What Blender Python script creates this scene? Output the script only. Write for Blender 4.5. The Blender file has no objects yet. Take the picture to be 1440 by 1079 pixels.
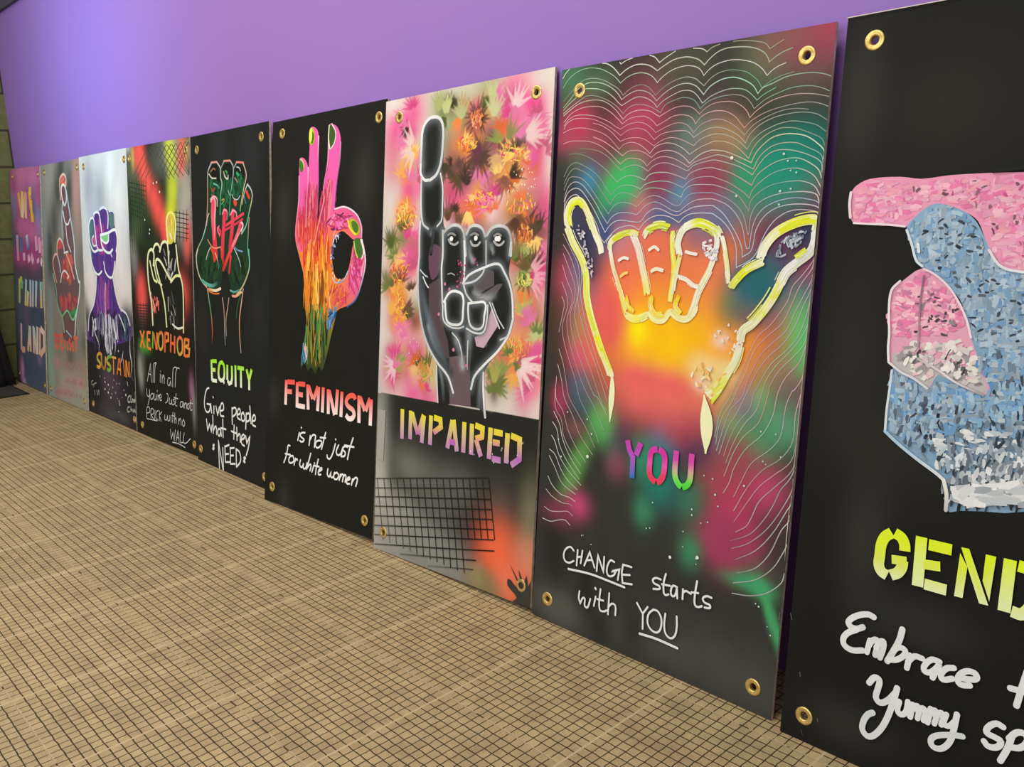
import bpy, bmesh, math, random
import numpy as np
from mathutils import Vector, Matrix
from mathutils.geometry import delaunay_2d_cdt

# ------------------------------------------------------------------ camera, world, light, exposure
sc = bpy.context.scene
COL = sc.collection
cam = bpy.data.objects.new('camera', bpy.data.cameras.new('camera'))
COL.objects.link(cam)
cam.data.sensor_fit = 'HORIZONTAL'
cam.data.sensor_width = 36.0
cam.data.lens = 30.6724
cam.data.clip_start = 0.02
cam.matrix_world = Matrix([[0.684188, -0.125014, 0.718511, 1.521677], [0.728416, 0.165775, -0.664777, -0.924066], [-0.036005, 0.978208, 0.204483, 0.925189], [0.0, 0.0, 0.0, 1.0]])
sc.camera = cam

world = bpy.data.worlds.new('world')
sc.world = world
world.use_nodes = True
bg = world.node_tree.nodes['Background']
bg.inputs['Color'].default_value = (1.0, 0.97, 0.93, 1)
bg.inputs['Strength'].default_value = 0.42

def area(name, loc, target, sx, sy, power, color, spread=180):
    d = bpy.data.lights.new(name, 'AREA'); d.shape = 'RECTANGLE'; d.size = sx; d.size_y = sy
    d.energy = power; d.color = color; d.spread = math.radians(spread)
    o = bpy.data.objects.new(name, d); COL.objects.link(o); o.location = loc
    o.rotation_euler = (Vector(target) - Vector(loc)).to_track_quat('-Z', 'Y').to_euler()
    return o
area('ceiling_light', (-1.0, -0.7, 2.55), (-1.0, -0.35, 0), 3.8, 0.7, 46, (1.0, 0.95, 0.86))
area('shopfront_daylight', (0.3, -4.2, 1.7), (-0.9, 0.4, 0.8), 4.4, 2.2, 78, (0.98, 0.98, 1.0))
area('doorway_daylight', (-2.3, -1.9, 1.5), (-2.75, 0.5, 1.62), 0.7, 0.5, 5.2, (0.36, 0.78, 1.0), 58)

sc.view_settings.view_transform = 'Standard'
sc.view_settings.look = 'None'
sc.view_settings.gamma = 1.0
sc.view_settings.use_curve_mapping = False
sc.view_settings.exposure = 0.0
sc.cycles.max_bounces = 8

# ------------------------------------------------------------------ helpers
def lin(h):
    h = h.lstrip('#')
    out = []
    for i in (0, 2, 4):
        c = int(h[i:i + 2], 16) / 255.0
        out.append(c / 12.92 if c <= 0.04045 else ((c + 0.055) / 1.055) ** 2.4)
    return np.array(out)

def tag(o, label=None, cat=None, group=None, kind=None):
    if label: o['label'] = label
    if cat: o['category'] = cat
    if group: o['group'] = group
    if kind: o['kind'] = kind
    return o

def link(name, me, mat, parent=None):
    o = bpy.data.objects.new(name, me); COL.objects.link(o)
    for m in (mat if isinstance(mat, (list, tuple)) else [mat]): me.materials.append(m)
    if parent: o.parent = parent
    return o

def material(name):
    m = bpy.data.materials.new(name); m.use_nodes = True
    nt = m.node_tree
    return m, nt, nt.nodes['Principled BSDF']

def N(nt, t, **kw):
    n = nt.nodes.new(t)
    for k, v in kw.items():
        if k.startswith('i_'): n.inputs[int(k[2:])].default_value = v
        else: setattr(n, k, v)
    return n

def math_node(nt, op, a, b=None, c=None):
    n = nt.nodes.new('ShaderNodeMath'); n.operation = op
    for i, x in enumerate((a, b, c)):
        if x is None: continue
        if isinstance(x, (int, float)): n.inputs[i].default_value = x
        else: nt.links.new(x, n.inputs[i])
    return n.outputs[0]

def mixc(nt, fac, a, b, blend='MIX'):
    n = nt.nodes.new('ShaderNodeMix'); n.data_type = 'RGBA'; n.blend_type = blend
    for i, x in ((0, fac), (6, a), (7, b)):
        if isinstance(x, (int, float)): n.inputs[i].default_value = x
        elif isinstance(x, (tuple, list, np.ndarray)): n.inputs[i].default_value = tuple(x)[:3] + (1,)
        else: nt.links.new(x, n.inputs[i])
    return n.outputs[2]

def noise(nt, scale, detail=3, rough=0.55, vec=None):
    n = nt.nodes.new('ShaderNodeTexNoise'); n.inputs['Scale'].default_value = scale
    n.inputs['Detail'].default_value = detail; n.inputs['Roughness'].default_value = rough
    if vec is not None: nt.links.new(vec, n.inputs['Vector'])
    return n.outputs['Fac']

def ramp(nt, fac, stops):
    n = nt.nodes.new('ShaderNodeValToRGB'); nt.links.new(fac, n.inputs[0])
    els = n.color_ramp.elements
    while len(els) < len(stops): els.new(0.5)
    for e, (p, c) in zip(els, stops): e.position = p; e.color = tuple(c)[:3] + (1,)
    return n.outputs[0]

def bump(nt, bsdf, h, strength, dist=0.002):
    b = nt.nodes.new('ShaderNodeBump'); b.inputs['Strength'].default_value = strength
    b.inputs['Distance'].default_value = dist
    nt.links.new(h, b.inputs['Height']); nt.links.new(b.outputs[0], bsdf.inputs['Normal'])

# ------------------------------------------------------------------ materials
def paint_material(name, rough, var, spec=0.5):
    m, nt, b = material(name)
    at = N(nt, 'ShaderNodeAttribute', attribute_name='paint')
    tc = N(nt, 'ShaderNodeTexCoord')
    mp = N(nt, 'ShaderNodeMapping'); nt.links.new(tc.outputs['Object'], mp.inputs[0])
    mp.inputs['Scale'].default_value = (1.6, 0.7, 1)
    f = noise(nt, 9, 6, 0.6, mp.outputs[0])
    g = noise(nt, 420, 2, 0.6, tc.outputs['Object'])
    v = math_node(nt, 'MULTIPLY_ADD', f, 2 * var, 1 - var)
    v = math_node(nt, 'MULTIPLY', v, math_node(nt, 'MULTIPLY_ADD', g, 0.16, 0.92))
    hsv = N(nt, 'ShaderNodeHueSaturation')
    nt.links.new(at.outputs['Color'], hsv.inputs['Color']); nt.links.new(v, hsv.inputs['Value'])
    nt.links.new(hsv.outputs[0], b.inputs['Base Color'])
    b.inputs['Specular IOR Level'].default_value = spec
    r = math_node(nt, 'MULTIPLY_ADD', f, 0.3, rough - 0.15)
    nt.links.new(r, b.inputs['Roughness'])
    bump(nt, b, g, 0.12, 0.0006)
    return m
M_PANEL = paint_material('board paint', 0.55, 0.16, 0.08)
M_PAINT = paint_material('applied paint', 0.55, 0.06, 0.12)

m, nt, b = material('raw board edge'); M_EDGE = m
tc = N(nt, 'ShaderNodeTexCoord')
nt.links.new(ramp(nt, noise(nt, 60, 4, 0.6, tc.outputs['Object']), [(0.3, lin('a89c88')), (0.7, lin('d8cdb8'))]), b.inputs['Base Color'])
b.inputs['Roughness'].default_value = 0.8
m, nt, b = material('board back'); M_BACK = m
tc = N(nt, 'ShaderNodeTexCoord')
nt.links.new(ramp(nt, noise(nt, 8, 4, 0.6, tc.outputs['Object']), [(0.3, lin('7a6a54')), (0.7, lin('94836a'))]), b.inputs['Base Color'])
b.inputs['Roughness'].default_value = 0.85

m, nt, b = material('brass'); M_BRASS = m
tc = N(nt, 'ShaderNodeTexCoord')
nt.links.new(ramp(nt, noise(nt, 90, 3, 0.6, tc.outputs['Object']), [(0.3, lin('c2a052')), (0.7, lin('f0d68a'))]), b.inputs['Base Color'])
b.inputs['Metallic'].default_value = 0.8; b.inputs['Roughness'].default_value = 0.36

# purple painted wall
m, nt, b = material('purple wall paint'); M_WALL = m
tc = N(nt, 'ShaderNodeTexCoord')
c = ramp(nt, noise(nt, 1.1, 3, 0.5, tc.outputs['Object']), [(0.3, lin('9874c6')), (0.7, lin('a277c4'))])
nt.links.new(c, b.inputs['Base Color']); b.inputs['Roughness'].default_value = 0.55
b.inputs['Specular IOR Level'].default_value = 0.3
bump(nt, b, noise(nt, 160, 3, 0.6, tc.outputs['Object']), 0.06, 0.001)

# green painted concrete blocks
m, nt, b = material('green block wall'); M_BLOCK = m
tc = N(nt, 'ShaderNodeTexCoord'); sep = N(nt, 'ShaderNodeSeparateXYZ'); nt.links.new(tc.outputs['Object'], sep.inputs[0])
zz = math_node(nt, 'FRACT', math_node(nt, 'DIVIDE', math_node(nt, 'SUBTRACT', sep.outputs[2], 0.017), 0.2))
joint = math_node(nt, 'LESS_THAN', math_node(nt, 'ABSOLUTE', math_node(nt, 'SUBTRACT', zz, 0.5)), 0.47)
row = math_node(nt, 'FLOOR', math_node(nt, 'DIVIDE', math_node(nt, 'SUBTRACT', sep.outputs[2], 0.017), 0.2))
yy = math_node(nt, 'FRACT', math_node(nt, 'ADD', math_node(nt, 'ADD', math_node(nt, 'DIVIDE', sep.outputs[1], 0.4), 0.72), math_node(nt, 'MULTIPLY', math_node(nt, 'MODULO', row, 2), 0.5)))
jv = math_node(nt, 'LESS_THAN', math_node(nt, 'ABSOLUTE', math_node(nt, 'SUBTRACT', yy, 0.5)), 0.488)
face = math_node(nt, 'MULTIPLY', joint, jv)
c = ramp(nt, noise(nt, 30, 5, 0.6, tc.outputs['Object']), [(0.3, lin('636838')), (0.7, lin('797d4b'))])
c = mixc(nt, face, lin('3a3c22'), c)
nt.links.new(c, b.inputs['Base Color']); b.inputs['Roughness'].default_value = 0.6
bump(nt, b, face, 0.8, 0.006)

# floor: ceramic slabs scored into a fine square grid
m, nt, b = material('scored floor slabs'); M_FLOOR = m
T = 0.3018560789062128
tc = N(nt, 'ShaderNodeTexCoord'); sep = N(nt, 'ShaderNodeSeparateXYZ'); nt.links.new(tc.outputs['Object'], sep.inputs[0])
wob = noise(nt, 55, 2, 0.5, tc.outputs['Object'])
wob = math_node(nt, 'MULTIPLY_ADD', wob, 0.004, -0.002)
def cell(axis, n):
    u = math_node(nt, 'DIVIDE', sep.outputs[axis], T)
    if n > 1: u = math_node(nt, 'MULTIPLY', math_node(nt, 'ADD', u, math_node(nt, 'DIVIDE', wob, T)), n)
    return u
def dist(u):   # distance to the nearest line, in cells
    return math_node(nt, 'SUBTRACT', 0.5, math_node(nt, 'ABSOLUTE', math_node(nt, 'SUBTRACT', math_node(nt, 'FRACT', u), 0.5)))
def line(d, w, soft):
    mr = N(nt, 'ShaderNodeMapRange'); mr.interpolation_type = 'SMOOTHSTEP'
    nt.links.new(d, mr.inputs[0]); mr.inputs[1].default_value = w - soft; mr.inputs[2].default_value = w + soft
    mr.inputs[3].default_value = 1; mr.inputs[4].default_value = 0
    return mr.outputs[0]
gx, gy = cell(0, 15), cell(1, 15)
groove = math_node(nt, 'MAXIMUM', math_node(nt, 'MULTIPLY', line(dist(gx), 0.05, 0.022), 1.0), math_node(nt, 'MULTIPLY', line(dist(gy), 0.055, 0.022), 1.0))
tx, ty = cell(0, 1), cell(1, 1)
seamx, seamy = line(dist(tx), 0.0068, 0.002), line(dist(ty), 0.0056, 0.002)
big = noise(nt, 1.7, 4, 0.6, tc.outputs['Object'])
mid = noise(nt, 16, 4, 0.65, tc.outputs['Object'])
grain = noise(nt, 900, 2, 0.7, tc.outputs['Object'])
grain2 = noise(nt, 350, 3, 0.7, tc.outputs['Object'])
comb = N(nt, 'ShaderNodeCombineXYZ'); nt.links.new(math_node(nt, 'FLOOR', gx), comb.inputs[0]); nt.links.new(math_node(nt, 'FLOOR', gy), comb.inputs[1])
wn = N(nt, 'ShaderNodeTexWhiteNoise'); nt.links.new(comb.outputs[0], wn.inputs['Vector'])
comb2 = N(nt, 'ShaderNodeCombineXYZ'); nt.links.new(math_node(nt, 'FLOOR', tx), comb2.inputs[0]); nt.links.new(math_node(nt, 'FLOOR', ty), comb2.inputs[1])
wn2 = N(nt, 'ShaderNodeTexWhiteNoise'); nt.links.new(comb2.outputs[0], wn2.inputs['Vector'])
base = ramp(nt, mid, [(0.25, lin('a78f6c')), (0.55, lin('c0a97e')), (0.8, lin('cdb68a'))])
val = math_node(nt, 'ADD', 0.47, math_node(nt, 'MULTIPLY', wn.outputs['Value'], 0.13))
val = math_node(nt, 'ADD', val, math_node(nt, 'MULTIPLY', wn2.outputs['Value'], 0.10))
val = math_node(nt, 'ADD', val, math_node(nt, 'MULTIPLY', big, 0.22))
val = math_node(nt, 'ADD', val, math_node(nt, 'MULTIPLY', grain, 0.62))
val = math_node(nt, 'ADD', val, math_node(nt, 'MULTIPLY', math_node(nt, 'SUBTRACT', grain2, 0.5), 0.7))
hsv = N(nt, 'ShaderNodeHueSaturation'); nt.links.new(base, hsv.inputs['Color']); nt.links.new(val, hsv.inputs['Value'])
col = hsv.outputs[0]
fill = math_node(nt, 'GREATER_THAN', noise(nt, 14, 3, 0.6, tc.outputs['Object']), 0.66)
near_seam = line(dist(ty), 0.05, 0.03)
keep = math_node(nt, 'SUBTRACT', 1.0, math_node(nt, 'MULTIPLY', fill, math_node(nt, 'MULTIPLY', near_seam, 0.8)))
groove = math_node(nt, 'MULTIPLY', groove, keep)
col = mixc(nt, math_node(nt, 'MULTIPLY', groove, 0.96), col, lin('2a1d0b'))
col = mixc(nt, math_node(nt, 'MULTIPLY', seamx, 0.9), col, lin('dcc89c'))
ybreak = math_node(nt, 'GREATER_THAN', noise(nt, 16, 2, 0.5, tc.outputs['Object']), 0.40)
ycol = mixc(nt, ybreak, lin('4a3820'), lin('d0bc92'))
col = mixc(nt, math_node(nt, 'MULTIPLY', seamy, 0.75), col, ycol)
nt.links.new(col, b.inputs['Base Color'])
b.inputs['Roughness'].default_value = 0.6; b.inputs['Specular IOR Level'].default_value = 0.3
h = math_node(nt, 'SUBTRACT', math_node(nt, 'MULTIPLY', grain2, 0.15), groove)
bump(nt, b, h, 0.5, 0.0015)

def plain(name, dark, light, scale, rough=0.8):
    m, nt, b = material(name)
    tc = N(nt, 'ShaderNodeTexCoord'); f = noise(nt, scale, 4, 0.6, tc.outputs['Object'])
    nt.links.new(ramp(nt, f, [(0.3, lin(dark)), (0.7, lin(light))]), b.inputs['Base Color'])
    b.inputs['Roughness'].default_value = rough
    bump(nt, b, f, 0.4, 0.003)
    return m
M_CEIL = plain('dull ceiling paint', '4c4250', '564a5a', 3)
M_MAT = plain('charcoal mat pile', '2c2a27', '45423c', 220, 0.95)
M_RUBBER = plain('mat rubber edge', '1d1c1a', '262522', 60, 0.7)
M_DRAPE = plain('black cloth', '0c0c0b', '1c1b19', 14, 0.9)

# ------------------------------------------------------------------ room
WY = 0.5166          # face of the purple wall
GX = -4.13           # face of the green block wall
def box(name, x0, y0, z0, x1, y1, z1, mat, label=None, kind='structure'):
    me = bpy.data.meshes.new(name)
    v = [(x, y, z) for z in (z0, z1) for y in (y0, y1) for x in (x0, x1)]
    me.from_pydata(v, [], [(0, 2, 3, 1), (4, 5, 7, 6), (0, 1, 5, 4), (2, 6, 7, 3), (0, 4, 6, 2), (1, 3, 7, 5)])
    o = link(name, me, mat); tag(o, label, None, None, kind)
    return o
box('floor', GX - 0.2, -5.0, -0.1, 3.6, WY + 0.2, 0.0, M_FLOOR, 'brown floor slabs scored into a fine square grid')
box('wall_back', GX - 0.2, WY, 0.0, 3.6, WY + 0.2, 2.012, M_WALL, 'plain purple painted wall behind the leaning boards')
box('wall_left', GX - 0.2, -2.6, 0.0, GX, WY, 2.9, M_BLOCK, 'green painted block wall at the far end')
box('trim_1', GX, WY - 0.02, 2.012, 3.6, WY + 0.2, 2.9, M_CEIL, 'dark strip above the purple wall')

# door mat in the far corner
root = bpy.data.objects.new('door_mat', None); COL.objects.link(root); root.location = (-3.87, -0.1, 0)
tag(root, 'flat dark charcoal door mat on the floor in the far left corner', 'mat')
def rbox(name, sx, sy, z0, z1, mat, parent, bev):
    bm = bmesh.new(); bmesh.ops.create_cube(bm, size=1)
    for v in bm.verts: v.co = Vector((v.co.x * sx, v.co.y * sy, z0 + (v.co.z + 0.5) * (z1 - z0)))
    bmesh.ops.bevel(bm, geom=bm.edges[:], offset=bev, segments=2, affect='EDGES')
    me = bpy.data.meshes.new(name); bm.to_mesh(me); bm.free()
    return link(name, me, mat, parent)
rbox('rubber_border', 0.48, 0.80, 0.0, 0.005, M_RUBBER, root, 0.001)
rbox('pile', 0.455, 0.775, 0.004, 0.009, M_MAT, root, 0.002)

# black cloth hanging in folds against the green wall
def drape():
    bm = bmesh.new(); nz, na = 28, 96
    rows = []
    for i in range(nz + 1):
        t = i / nz; z = 1.45 * t
        r = 0.19 * (1 - t) ** 0.9 + 0.02
        ring = []
        for k in range(na):
            a = 2 * math.pi * k / na
            f = 1 + (0.10 * math.sin(11 * a + 2 * t) + 0.05 * math.sin(23 * a + 1.3)) * (1 - 0.5 * t)
            x = r * 0.42 * f * math.cos(a); y = r * f * math.sin(a)
            ring.append(bm.verts.new((x, y + 0.05 * t, z)))
        rows.append(ring)
    for i in range(nz):
        for k in range(na):
            bm.faces.new((rows[i][k], rows[i][(k + 1) % na], rows[i + 1][(k + 1) % na], rows[i + 1][k]))
    bm.faces.new(rows[-1]); bm.faces.new(rows[0][::-1])
    for f in bm.faces: f.smooth = True
    me = bpy.data.meshes.new('black_drape'); bm.to_mesh(me); bm.free()
    return me
dr = link('black_drape', drape(), M_DRAPE); dr.location = (-4.015, 0.10, 0.0095)
tag(dr, 'dark folded cloth heaped against the green block wall, left of the first board', 'cloth')

# ------------------------------------------------------------------ painted boards
# All artwork is in board millimetres x2: u to the right from the left edge, v up from the bottom edge.
ART = {}
ART['we'] = '''
base 5 0 59606e
b c86a98 1 250 140 0|570,2323 414,2148
b d07a9a .9 90 60 0|433,2292 257,2333
b 7a7a98 .8 50 60 0|902,2244
b b85a90 .9 60 60 0|1113,2296 61,2265
b 8a8ab0 .9 60 80 0|1023,1872 125,2054 1093,1780
b 8a6a9a .8 120 60 0|764,2154
b c05a88 1 90 90 0|498,1773 709,1716
b c87a9a .9 50 50 0|405,1748
b 5a6a98 .8 50 50 0|868,1965
b a84a80 .9 200 60 0|315,1413 852,1493
b 55505f 1 300 40 0|658,1305
b 5a5060 .9 200 60 0|806,1267
b 7a6080 .9 60 60 0|491,798 973,1009
b 4a5566 1 200 90 0|948,794 152,283
b 525c70 1 200 160 0|934,248 654,18
b c88ab8 1 45 80 0|186,119
b d890c0 .9 25 50 0|248,173
b c898c8 .9 40 30 0|281,10
b 8a78a0 .8 50 30 0|946,350
b cc78a4 .95 120 70 0|484,2338 909,2302
b b8588c .9 60 60 0|148,2214 1089,2091
b cc70a0 .95 130 60 0|408,1772 839,1730
b b85488 .9 120 60 0|364,1440 803,1432
part stencilled_word ; yellow, pink and white stencilled words in four rows
l 44 f0b060,f8e8a0,f0a878 f|322,2137 444,1870
l 44 f8d060,f0b080,f8d8b0 f|481,2147 444,1870
l 44 f8e8b0,e88a90 f|444,1870 611,2133
l 44 f0a0a0,f8c0a0 f|611,2133 588,1858
l 44 f0a850,f8c858,f8b048 f|742,2148 834,1860
l 44 f8c050,f8c050 f|742,2142 827,2147
l 44 f8b850,f8b850 f|767,2001 852,2006
l 44 f8b850,f8b850 f|791,1860 889,1866
part stencilled_word ;
l 44 c8b0d8,e89ac0 f|212,1671 219,1385
l 44 5a70b0,6a80b8 f|369,1649 371,1490
l 44 f0c0d8,f0a8c8 f|460,1480 471,1395
l 44 c8d8f0,5a78b8 f|596,1678 642,1523
l 44 f0b0d0,f0d0e0 f|634,1462 669,1391
l 44 e89ac0,f0c0d8 f|743,1466 819,1391
l 44 f0a0c8,f0a8c8 f|937,1673 960,1521
l 44 e890c0,f0b0d0 f|1059,1664 1081,1501
l 44 e890c0,e080b8 f|1155,1631 1155,1470
l 44 f0c0d8,f0a0c8 f|992,1439 1007,1393
l 44 f0b0d0,f0d0e0 f|1094,1431 1155,1395
part stencilled_word ;
l 35 d8d858,b0c860,c8d090 f|247,1187 209,909
l 35 d8d858,d8d858 f|273,1181 354,1178
l 35 88c8a0,90c898 f|354,1178 325,1080
l 35 b0d8e0,88c8b8,e8d080 f|515,1194 451,898
l 35 d8e0b8,e8c880 f|577,1067 529,897
l 35 a8d8e8,a8b8c8,e0c8a0 f|686,1196 649,899
l 35 b0b8d8,c8b8d0,d8c8d0 f|787,1195 737,906
l 35 a8e0e8,88c8d0,c8b8b8 f|907,1195 854,915
l 35 98d0c8,c8c870,e8c070 f|1068,1197 1060,917
l 35 a0b8c8,a8b0c0 f|1155,1205 1155,928
part stencilled_word ;
l 35 e0c0d8,a8d0c0,f0c8b0 f|250,680 220,375
l 35 f0b8a0,f0b8a0 f|232,384 374,393
l 35 f0c090,a8d8c0,e0e0d0 f|491,391 591,682
l 35 b8e0c8,e8c8b0 f|607,684 597,396
l 35 f0d0c0,f0d0c0 f|532,507 611,508
l 35 e0c8e8,f0e0e0,f0b8a8 f|737,696 726,397
l 35 c8e0c8,f0c8a8 f|760,677 827,394
l 35 d8e0d0,f0d8d0 f|888,703 862,398
l 35 f0a8a8,f0c0a0 f|986,698 952,402
l 35 f0e0d8,f0c8b8,f0b898 f|1010,694 1127,656 1117,485 977,404
'''
ART['resist'] = '''
base 5 0 8f8880
b a8a098 .8 90 160 0|254,2237 329,1957
b 4a4c42 .9 60 110 0|650,2317 524,2117
b 50524a .9 70 150 0|385,1822 209,1552
b 40423a .9 60 120 0|893,2104 189,1392
b c08a80 .9 60 160 0|1130,2230 1080,2045
b a88a80 .7 50 120 0|1173,1710 1131,1919
b 6a6660 .7 60 150 0|1176,1416
b 8a9aa0 .6 40 200 0|75,1677 165,922
b 8fa89a .9 60 200 0|99,363 118,154
b a8b0a0 .8 160 120 0|588,171 1020,133
b 8a8c80 .8 90 90 0|1069,645 1239,862
b a88a84 .7 100 40 0|612,390 1048,423
b c08a90 .7 100 40 0|798,250 582,116
b 5a5a54 .7 60 60 0|744,497 1182,655
b d08a94 .7 50 30 0|319,386 1031,252 369,74
part painted_hand ; hand with crossed fingers outlined in pale lines over red
p 75585c|605,2222 644,2263 713,2273 792,2235 798,2139 832,1989 913,1817 974,1625 987,1432 1065,1242 1096,1232 1055,1078 940,879 940,685 558,653 558,840 372,1043 291,1254 293,1338 343,1463 438,1510 468,1622 559,1655 659,1623 659,1841 624,2081
d 40 1 30 80 14 24 90 20 c8585a,b84e52,c06a60,9a4a50|439,1073 1040,1116 949,970 749,932 466,941
d 30 2 30 80 14 24 100 20 d8605a,d86a60,b85050|664,1513 833,1527 953,1410 902,1236 598,1224
d 20 3 20 50 14 20 90 20 f06a58,e87a60|626,2253 776,2236 768,2162 633,2167
d 14 4 20 50 14 20 90 20 e8605a,d85050|468,1622 624,1623 600,1557 478,1555
d 20 5 30 70 14 20 90 12 7a4a4e,86565a,6a5458|660,2101 794,2097 864,1817 905,1581 777,1624 705,1895
d 16 6 30 60 14 20 60 30 4a8a5a,5a9a68,3a7a50|388,990 625,898 902,890 990,998 747,906 503,903
s 12.8 f0b0a0,e8c8b8|612,2038 605,2222 661,2262 729,2272 792,2235 784,2161
s 11.9 f0ece4,e8e0d8|714,1976 655,2058 648,2150 719,2174 780,2118 786,2022 741,1975
s 11.9 b0c8d8,e0e8e8,d8e8e8|795,2107 846,1967 910,1795 972,1603 971,1432 1065,1242 1097,1245 1055,1078 949,893 903,708
s 10.2 c8d8d8,a0b8c0|666,2004 634,1863 626,1732 645,1656
s 10.2 e8e8e8|674,1917 729,1808 811,1791 866,1839
s 10.2 e0d8d4|743,1775 777,1624 866,1527
s 11.9 f0a890,e8c8b8,e0d0c8|453,1488 459,1600 542,1653 639,1601 681,1514
s 10.2 f0d8d0,e8e0d8|664,1513 783,1526
s 11.9 f09080,e8b0a0,c8d8d0|404,1216 327,1327 302,1417 364,1486 436,1493 498,1422 539,1322
s 10.2 f0b0a0,f0c8b8|731,1503 852,1386 938,1269
s 11.0 f0d0c0,f0e0d0|528,1221 572,1301 662,1337 775,1286 745,1270
s 11.0 88c8b8,58b888,60c078,a8d0b8|295,1295 382,1124 406,964 540,865 586,722
s 10.2 68c088,98d8a8|542,879 711,943 860,861 987,973
s 8.5 a8c8d0|649,740 803,687
part stencilled_word ; faint red stencilled word
l 20 e86058,d85a68,e88050 f|289,685 301,528
l 20 e86058,d85a68,e88050 f|309,673 401,660 387,611 300,597 399,531
l 20 e86058,d85a68,e88050 f|471,686 462,537
l 20 e86058,d85a68,e88050 f|478,680 540,678
l 20 e86058,d85a68,e88050 f|471,612 520,609
l 20 e86058,d85a68,e88050 f|463,539 538,541
l 20 e86058,d85a68,e88050 f|577,641 589,562
l 20 e86058,d85a68,e88050 f|670,636 676,537
l 20 e86058,d85a68,e88050 f|762,670 718,633 786,600 741,549
l 20 e86058,d85a68,e88050 f|839,651 836,545
l 20 e86058,d85a68,e88050 f|941,698 938,555
l 20 e86058,d85a68,e88050 f|862,685 978,689
part handwritten_word ;
s 9 b88c8c,b09090 a.7|256,398 316,361 385,406 393,366
part handwritten_word ;
s 9 b88c8c,b09090 a.7|511,407 535,366 573,408 581,369
s 9 b88c8c,b09090 a.7|614,410 650,371 695,413 703,374
s 9 b88c8c,b09090 a.7|735,415 759,375 795,416 803,377
s 9 b88c8c,b09090 a.7|835,417 858,378 894,418 901,380
part handwritten_word ;
s 9 b88c8c,b09090 a.7|952,422 987,384 1029,425 1037,387
s 9 b88c8c,b09090 a.7|1067,425 1101,388 1143,428 1150,391
part handwritten_word ;
s 9 b88c8c,b09090 a.7|258,231 297,191 345,236 353,195
part handwritten_word ;
s 9 b88c8c,b09090 a.7|555,245 592,206 637,250 645,210
s 9 b88c8c,b09090 a.7|678,250 735,214 799,260 807,221
s 9 b88c8c,b09090 a.7|838,258 854,217 877,257 885,218
part handwritten_word ;
s 9 b88c8c,b09090 a.7|936,263 979,226 1033,269 1041,231
s 9 b88c8c,b09090 a.7|1071,269 1105,231 1147,273 1154,235
part handwritten_word ;
s 9 b88c8c,b09090 a.7|199,94 238,54 286,100 295,59
part handwritten_word ;
s 9 b88c8c,b09090 a.7|351,102 376,61 415,105 423,65
part handwritten_word ;
s 9 b88c8c,b09090 a.7|478,110 524,72 583,118 591,79
part handwritten_word ;
s 9 b88c8c,b09090 a.7|664,121 701,82 746,126 753,87
s 9 b88c8c,b09090 a.7|785,127 841,92 905,137 912,99
part handwritten_word ;
s 9 b88c8c,b09090 a.7|963,137 986,98 1021,139 1028,101
'''
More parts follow.
